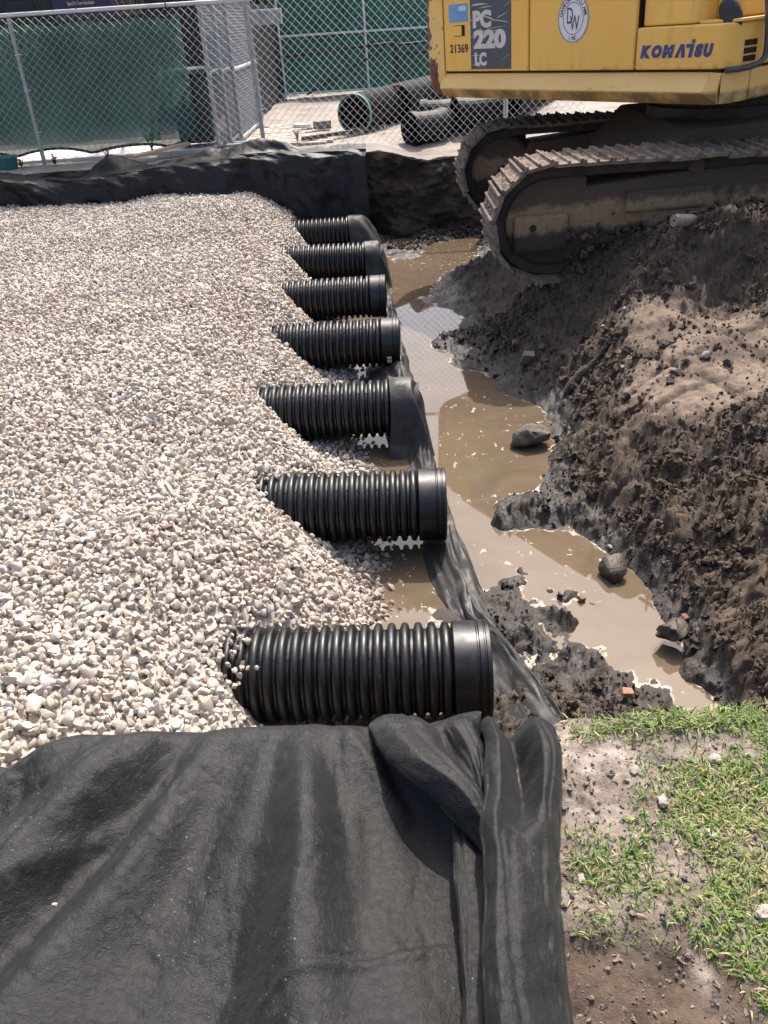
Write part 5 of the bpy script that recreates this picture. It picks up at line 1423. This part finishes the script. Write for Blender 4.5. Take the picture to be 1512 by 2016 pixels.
# weeds by the fence
def weed(loc, h, n, label, seed, dry=False):
    r = random.Random(seed); root = empty('weed', loc); tag(root, label, 'weed', 'weeds at the fence foot')
    st = MB(); lv = []
    for k in range(n):
        a = r.uniform(0, 6.28); le = r.uniform(.1, .35); hh = h * r.uniform(.55, 1)
        pth = [(math.cos(a) * le * t * t * hh, math.sin(a) * le * t * t * hh, hh * t) for t in np.linspace(0, 1, 6)]
        st.tube(pth, 0.004, 5)
        for j in range(9):
            t = r.uniform(.25, 1); q = Vector((math.cos(a) * le * t * t * hh, math.sin(a) * le * t * t * hh, hh * t)); b = r.uniform(0, 6.28); l = r.uniform(.03, .065)
            d_ = Vector((math.cos(b), math.sin(b), r.uniform(.1, .8))).normalized(); s_ = d_.cross(Vector((0, 0, 1))).normalized() * l * .28
            lv.append((q, q + d_ * l * .5 + s_, q + d_ * l, q + d_ * l * .5 - s_))
    st.build('stem', 'bark' if dry else 'leaf', root)
    m_ = MB()
    for qd in lv: m_.add(qd, [(0, 1, 2, 3)])
    o = m_.build('leaves', 'bark' if dry else 'leaf', root); o['kind'] = 'stuff'
weed((-3.08, 13.25, 0.04), 0.34, 6, 'leafy green weed growing through the mesh beside the pale board', 1)
weed((-3.75, 13.2, 0.02), 0.2, 6, 'low dry weed just left of the tented fabric peak', 2, True)
weed((-4.5, 13.1, 0.0), 0.18, 7, 'low dry weed just right of the steel fence post', 3, True)
weed((-5.0, 13.1, 0.0), 0.14, 5, 'small dry weed left of the steel fence post', 5, True)
weed((-0.95, 13.75, 0.03), 0.22, 8, 'pale tuft of weed at the end of the dark timber', 4)

# clubhouse wall and sign behind the screen
hs = empty('dark_building', (-6, 19.5, 0)); tag(hs, 'dark building wall rising behind the green screen', 'building')
adopt(MB().box((-14, 19.0, 0), (-2.9, 23, 3.6)).build('wall', 'stucco_dark'), hs)
adopt(MB().prism([(18.6, 3.6), (23.4, 3.6), (21, 5.0)], 'x', -14.3, -2.6).build('roof', 'stucco_dark'), hs)
for x in (-8.6, -6.7):
    w = adopt(MB().box((x, 18.97, 1.0), (x + 1.0, 18.995, 2.3)).build('window', 'cab_glass'), hs)
    adopt(MB().box((x + .48, 18.955, 1.0), (x + .52, 18.968, 2.3)).build('mullion', 'dark_rubber'), hs)
sb = empty('sign_board', (-4.9, 18.0, 0)); tag(sb, 'purple association sign board seen over the top rail', 'sign')
adopt(MB().box((-5.52, 18.0, 1.55), (-4.22, 18.05, 3.1)).build('board', 'sign_purple', bevel=0.01), sb)
for x in (-5.4, -4.34): adopt(pole([(x, 18.08, 0), (x, 18.08, 3.0)], .04, 'post', 'black_slat', None), sb)
def sput(x0, z0): return lambda tx, ty: Vector((x0 + tx, 17.995, z0 + ty))
o = text_part('lettering', 'Serra Siles Town Association', 0.1, 'sign_text', None, sput(-5.24, 2.135), offset=0.002, height=0.062, width=0.50); adopt(o, sb)
em = MB(); em.tube([(-4.99 + .07 * math.cos(a), 17.99, 2.31 + .07 * math.sin(a)) for a in np.linspace(0, 6.283, 24)], 0.014, 6); adopt(em.build('emblem', 'sign_emblem'), sb)

# trees added behind the screen, crowns out of view, to shade it
# trees and shrubs beyond the yard
def foliage(n, rx, ry, rz, leaf, seed, clump=14):
    r = np.random.default_rng(seed)
    cc = r.normal(size=(clump, 3)); cc /= np.linalg.norm(cc, axis=1)[:, None]; cc *= r.uniform(.35, .95, (clump, 1))
    c = cc[r.integers(0, clump, n)] + r.normal(size=(n, 3)) * 0.2
    c = c * np.array([rx, ry, rz])
    a = r.normal(size=(n, 3)); a /= np.linalg.norm(a, axis=1)[:, None]
    b = np.cross(a, r.normal(size=(n, 3))); b /= np.linalg.norm(b, axis=1)[:, None]
    l = leaf * r.uniform(.6, 1.3, (n, 1))
    V = np.stack([c - a * l, c + b * l * .45, c + a * l, c - b * l * .45], 1).reshape(-1, 3)
    return soup('crown', V, np.arange(4 * n).reshape(n, 4))
TR_ = [((-3.0, 26.5, 0), 3.6, 1.7, 'leafy tree behind the building corner'), ((-0.6, 27, 0), 3.0, 1.9, 'bushy tree behind the far green fence, left'), ((2.6, 27.5, 0), 3.2, 2.1, 'bushy tree behind the far green fence, right'), ((6.5, 28, 0), 4.2, 2.6, 'large tree behind the excavator'), ((11, 27, 0), 4.5, 3.0, 'large tree far right beyond the yard')]
SHADE_TREES = [((-6.4, 15.6, 0), 3.95, 1.3, 'tree added behind the green screen at the far left to shade it'), ((-3.6, 15.7, 0), 3.9, 1.25, 'tree added behind the green screen beside the wheelie bin to shade it')]  # added occluders: unseen crowns throw shade on the upper part of the screen
for k, (loc, h, rr, lab) in enumerate(TR_ + SHADE_TREES):
    t_ = empty('tree', loc); tag(t_, lab, 'tree', 'trees beyond the yard')
    tk = MB(); tk.tube([(0, 0, -.1), (.05, 0, h * .35), (.0, .1, h * .7)], [.14, .1, .05], 8)
    for j in range(5):
        a = j * 1.3 + k; tk.tube([(0.03, 0, h * .4), (math.cos(a) * rr * .35, math.sin(a) * rr * .35, h * .65), (math.cos(a) * rr * .6, math.sin(a) * rr * .6, h * .85)], [.05, .035, .015], 6)
    tk.build('trunk', 'bark', t_, smooth=True)
    o = link('crown', foliage(5200, rr * (1.25 if k > 4 else 1), rr * (.55 if k > 4 else 1), h * (.42 if k < 5 else .16), .10 if k < 5 else .07, 900 + k), 'leaf', t_); o.location = (0, 0 if k < 5 else -.7, h * (.66 if k < 5 else .86))

# ================================================================== LOOSE THINGS IN MUD AND GRASS
def hz(x, y):
    Z, _ = pit_height(np.array([[x]], float), np.array([[y]], float)); return float(Z[0, 0])
def single(name, me_mat, loc, sc, rot, label, cat, seed, npts=16, rough=0.12, squash=(1, .85, .7), group=None):
    me = lump_mesh(name, seed, npts, squash, 2, me_mat, rough * 1.8, 0.15, 0.15, 60)
    o = bpy.data.objects.new(name, me); col.objects.link(o); o.location = loc; o.scale = sc; o.rotation_euler = rot
    return tag(o, label, cat, group)
single('mud_boulder', 'rock_muddy', (1.12, 5.38, -1.10), (.16, .13, .15), (0, 0, .1), 'rounded muddy boulder standing in the brown water', 'rock', 11, 24)
single('soil_block', 'rock_dark', (1.27, 3.72, -1.12), (.085, .14, .13), (0.2, 0, -.25), 'dark angular lump of soil at the water edge, ringed with foam', 'rock', 23, 11, 0.06)
single('mud_clump', 'rock_dark', (1.40, 3.10, -1.08), (.10, .09, .08), (0, 0, .5), 'round dark clump of mud on the near right shore', 'mud clump', 31, 20, .2)
def shard(name, mat, x, y, dz, dims, rot, label, cat):
    o = MB().prism([(-dims[0], -dims[1] * .7), (dims[0] * .8, -dims[1]), (dims[0], dims[1] * .6), (-dims[0] * .5, dims[1])], 'z', -dims[2], dims[2]).build(name, mat, bevel=0.005)
    o.location = (x, y, hz(x, y) + dz); o.rotation_euler = rot; return tag(o, label, cat)
shard('brick_fragment', 'brick_red', 1.27, 6.91, .04, (.045, .034, .016), (.5, .3, .4), 'red brick fragment on the dark slope under the track end', 'brick')
shard('concrete_chunk', 'grey_block', 1.31, 6.6, .05, (.06, .035, .06), (.5, .1, .2), 'grey concrete chunk below the red brick fragment', 'concrete')
shard('brick_fragment', 'brick_orange', 1.03, 2.66, .03, (.032, .022, .018), (.2, .2, .3), 'orange brick fragment in the mud above the grass', 'brick')
shard('brick_fragment', 'brick_red', 1.49, 3.21, .03, (.025, .02, .01), (.5, .2, .7), 'small reddish brick shard on the near soil slope', 'brick')
shard('brick_fragment', 'brick_red', 1.04, 3.5, .02, (.022, .02, .012), (.2, .2, .7), 'tiny red brick shard on the mud clump in the water', 'brick')
lp = []
for t in np.linspace(0, 1, 14):
    x = 1.50 + .30 * t; y = 5.95 + .02 * t; lp.append((x, y + .02 * math.sin(t * 5), hz(x, y) + .012 + .012 * math.sin(t * 3.1)))
o = MB().tube(lp, [.02 + .028 * math.sin(math.pi * min(1, .15 + k / 13)) for k in range(14)], 10).build('root', 'root_bark', smooth=True); tag(o, 'dark stubby root sticking out of the slope left of the flattened patch', 'root')
# crushed plastic bottle on the bank
bt = empty('plastic_bottle', (2.52, 6.56, hz(2.52, 6.56) + .05), (0.2, 0.12, .35)); tag(bt, 'crushed clear plastic bottle on top of the soil bank', 'bottle')
MB().lathe([(-.12, .01), (-.12, .045), (-.105, .05), (-.06, .05), (-.055, .046), (-.05, .05), (.0, .048), (.04, .05), (.08, .04), (.105, .018), (.12, .016)], 'x', 20).build('body', 'clear_plastic', bt, smooth=True)
MB().lathe([(.12, .019), (.14, .019), (.14, .0)], 'x', 14).build('cap', 'white_paint', bt)
pale = [(2.25, 5.2, .045, 'pale pointed stone standing on the flattened soil'), (1.98, 6.18, .03, 'small white stone at the upper edge of the flattened soil'), (1.86, 6.3, .03, 'small white stone on the crumbly slope above the flattened patch'), (2.55, 5.55, .03, 'pale pebble on the right of the flattened soil'), (1.80, 5.55, .025, 'whitish pebble at the tip of the dark root'), (1.32, 3.95, .02, 'pale brown pebble on the shore above the soil block')]
for k, (x, y, s_, lab) in enumerate(pale):
    single('pale_stone', 'rock_pale', (x, y, hz(x, y) + s_ * .5), (s_, s_ * .8, s_ * 1.1 if k == 0 else s_ * .7), (.2, .3, k), lab, 'stone', 60 + k, 14, .12, group='pale stones on the bank')
lawnst = [(0.77, 1.36, .026, 'pale grey stone at the top of the grass, right'), (0.605, 1.25, .024, 'pale grey stone at the grass edge beside the bare soil'), (0.68, 1.15, .02, 'flat whitish stone in the middle of the grass'), (0.72, 0.96, .03, 'pale dusty stone at the right edge of the grass'), (0.37, 1.07, .016, 'small pale stone in the grass beside the black fabric'), (0.565, 1.345, .018, 'small long pale stone on the bare soil')]
for k, (x, y, s_, lab) in enumerate(lawnst):
    z, _ = lawn_z(np.array([[x]]), np.array([[y]]))
    single('lawn_stone', 'rock_pale', (x, y, float(z[0, 0]) + s_ * .3), (s_, s_ * .8, s_ * .6), (.1, .2, k), lab, 'stone', 80 + k, 14, .14, group='stones in the grass')
# two reddish stones and a pale cord among the gravel
for k, (x, y) in enumerate(((-1.09, 3.26), (-1.04, 3.36))):
    single('reddish_stone', 'brick_orange' if k == 0 else 'brick_red', (x, y, float(gravel_z(np.array([x]), np.array([y]))[0]) + .022), (.026, .022, .018), (0, 0, k), 'orange stone lying on the white gravel' if k == 0 else 'brick red stone on the gravel behind the orange one', 'stone', 120 + k, 14, .1)
# clods
clods = [lump_mesh('clod_%d' % i, 300 + i, 14, (1, .85, .7), 2, 'mud_clod', 0.75, 0.1, 0.1, 50) for i in range(8)]
CL = library('clod_library', clods)
n = 60000
x = rng.uniform(0.45, 3.3, n); y = 2.2 + 5.6 * rng.uniform(0, 1, n) ** 1.25
z, dry = pit_height(x[None], y[None]); z = z[0]; dry = dry[0]
clump = fbm(x * 3.5, y * 3.5, 951, 3) + 0.5
keep = (z > WATER + 0.004) & ((z > -1.06) | (rng.uniform(size=n) < 0.22)) & (rng.uniform(size=n) < np.clip(clump * 1.5 - 0.1, 0.05, 1)) & (rng.uniform(size=n) > 0.82 * dry)
x, y, z = x[keep], y[keep], z[keep]
s = np.clip(0.0062 * (1 - rng.uniform(0, 1, len(x))) ** -0.45, 0, 0.045) * np.where(y < 3.0, .75, 1.0)
pts = np.stack([x, y, z + s * 0.25], 1)
tag(scatter('soil_clods', pts, rng.uniform(0, 6.28, pts.shape), s[:, None] * rng.uniform(.75, 1.25, pts.shape), CL, 8), kind='stuff', label='loose dark soil crumbs scattered over the bank')
# crumbs along the far foot of the soil face and near corner soil
n = 1500
x = rng.uniform(0.3, 1.7, n); y = rng.uniform(11.5, 12.5, n); z = pit_height(x[None], y[None])[0][0]
s = rng.uniform(.01, .05, n); k_ = z > WATER - .01
pts = np.stack([x, y, z], 1)[k_]
tag(scatter('foot_clods', pts, rng.uniform(0, 6.28, pts.shape), s[k_, None] * rng.uniform(.75, 1.25, pts.shape), CL, 8), kind='stuff', label='wet soil crumbs at the foot of the back wall')
DCL = library('dry_clod_library', [lump_mesh('dry_clod_%d' % i, 340 + i, 14, (1, .85, .7), 1, 'dry_clod', 0.6, 0.1, 0.1) for i in range(6)])
n = 3000
x = rng.uniform(0.28, 1.1, n); y = rng.uniform(0.6, 1.58, n); z = lawn_z(x[None], y[None])[0][0]
s = np.clip(0.0022 * (1 - rng.uniform(0, 1, n)) ** -0.55, 0, .009)
pts = np.stack([x, y, z + s * .2], 1)
tag(scatter('soil_crumbs', pts, rng.uniform(0, 6.28, pts.shape), s[:, None] * rng.uniform(.75, 1.25, pts.shape), DCL, 6), kind='stuff', label='small crumbs of soil on the bare corner by the grass')
# dark twigs and litter are part of the crumbs; grass
def grass(n, name):
    x = rng.uniform(0.27, 1.35, n); y = rng.uniform(0.52, 1.53, n)
    bare = np.clip(np.exp(-(((x - 0.45) / 0.15) ** 2 + ((y - 1.36) / 0.19) ** 2)) * 2.0 - 0.15 + 0.7 * fbm(x * 11, y * 11, 979, 3), 0, 1)
    bare = np.maximum(bare, np.clip(1.2 * np.exp(-(((x - 0.58) / 0.05) ** 2 + ((y - 1.08) / 0.12) ** 2)) + 0.4 * fbm(x * 13, y * 13, 981, 3), 0, .9))
    _, hole = lawn_z(x[None], y[None]); bare = np.maximum(bare, hole[0])
    bare = np.maximum(bare, 0.8 * sst(0.5, 0.85, fbm(x * 7, y * 7, 971, 4) + .5))
    bare = np.maximum(bare, 0.97 * np.exp(-(((x - 0.74) / 0.16) ** 4 + ((y - 1.41) / 0.05) ** 4)))
    tuft = np.exp(-((y - 1.485 - 0.012 * np.sin(x * 23)) / 0.018) ** 2) * (x > 0.44)
    dens = np.maximum(1 - bare, 0.9 * tuft) * np.clip(0.5 + 1.3 * (fbm(x * 8, y * 8, 973, 3) + .45), .1, 1)
    dens = np.where(x < np.interp(y, [.5, .8, .95, 1.1, 1.3, 1.45, 1.6], [.29, .30, .325, .345, .385, .43, .46]), 0, dens)
    k_ = rng.uniform(size=n) < dens
    x, y = x[k_], y[k_]; z = lawn_z(x[None], np.minimum(y, 1.50)[None])[0][0]; n = len(x)
    a = rng.uniform(0, 6.28, n); L = rng.uniform(.010, .036, n) * (1 + .35 * (np.exp(-((y - 1.485) / .03) ** 2))); w = rng.uniform(.0009, .0021, n); lean = rng.uniform(.6, 1.55, n)
    d = np.stack([np.cos(a), np.sin(a)], 1); sd = np.stack([-np.sin(a), np.cos(a)], 1)
    V = []
    for t, ww in ((0, 1), (.4, 1), (.75, .75)):
        h = L * t * np.cos(lean * t); r = L * t * np.sin(lean * (.4 + .6 * t))
        for sg_ in (-1, 1):
            V.append(np.stack([x + d[:, 0] * r + sd[:, 0] * w * ww * sg_, y + d[:, 1] * r + sd[:, 1] * w * ww * sg_, z + h - .002], 1))
    h = L * np.cos(lean) ; r = L * np.sin(lean)
    tip = np.stack([x + d[:, 0] * r, y + d[:, 1] * r, z + np.maximum(h, .004)], 1)
    V.append(tip); V.append(tip + np.array([0, 0, .0004]))
    V = np.stack(V, 1)
    b = np.arange(n)[:, None] * 8
    Fq = np.concatenate([b + np.array([[0, 1, 3, 2]]), b + np.array([[2, 3, 5, 4]]), b + np.array([[4, 5, 7, 6]])])
    tint = np.clip(rng.normal(.42, .17, n) + .25 * (fbm(x * 4, y * 4, 977, 2)), 0, .8); dryb = rng.uniform(size=n) < np.clip(.12 + .35 * np.exp(-(((x - .78) / .12) ** 2 + ((y - 1.12) / .2) ** 2)), 0, .6)
    tint = np.where(dryb, rng.uniform(.82, 1, n), tint)
    return soup(name, V.reshape(-1, 3), Fq, {'tint': np.repeat(tint, 8)})
tag(link('grass', grass(34000, 'grass'), 'grass_blade'), kind='stuff', label='patchy sunlit grass in the near right corner')
# pale grit on the sheet
single('grit_stone', 'rock_pale', (-0.74, 1.05, .062), (.007, .006, .005), (0, 0, 0), 'single pale pebble lying on the black fabric, lower left', 'stone', 150, 12)
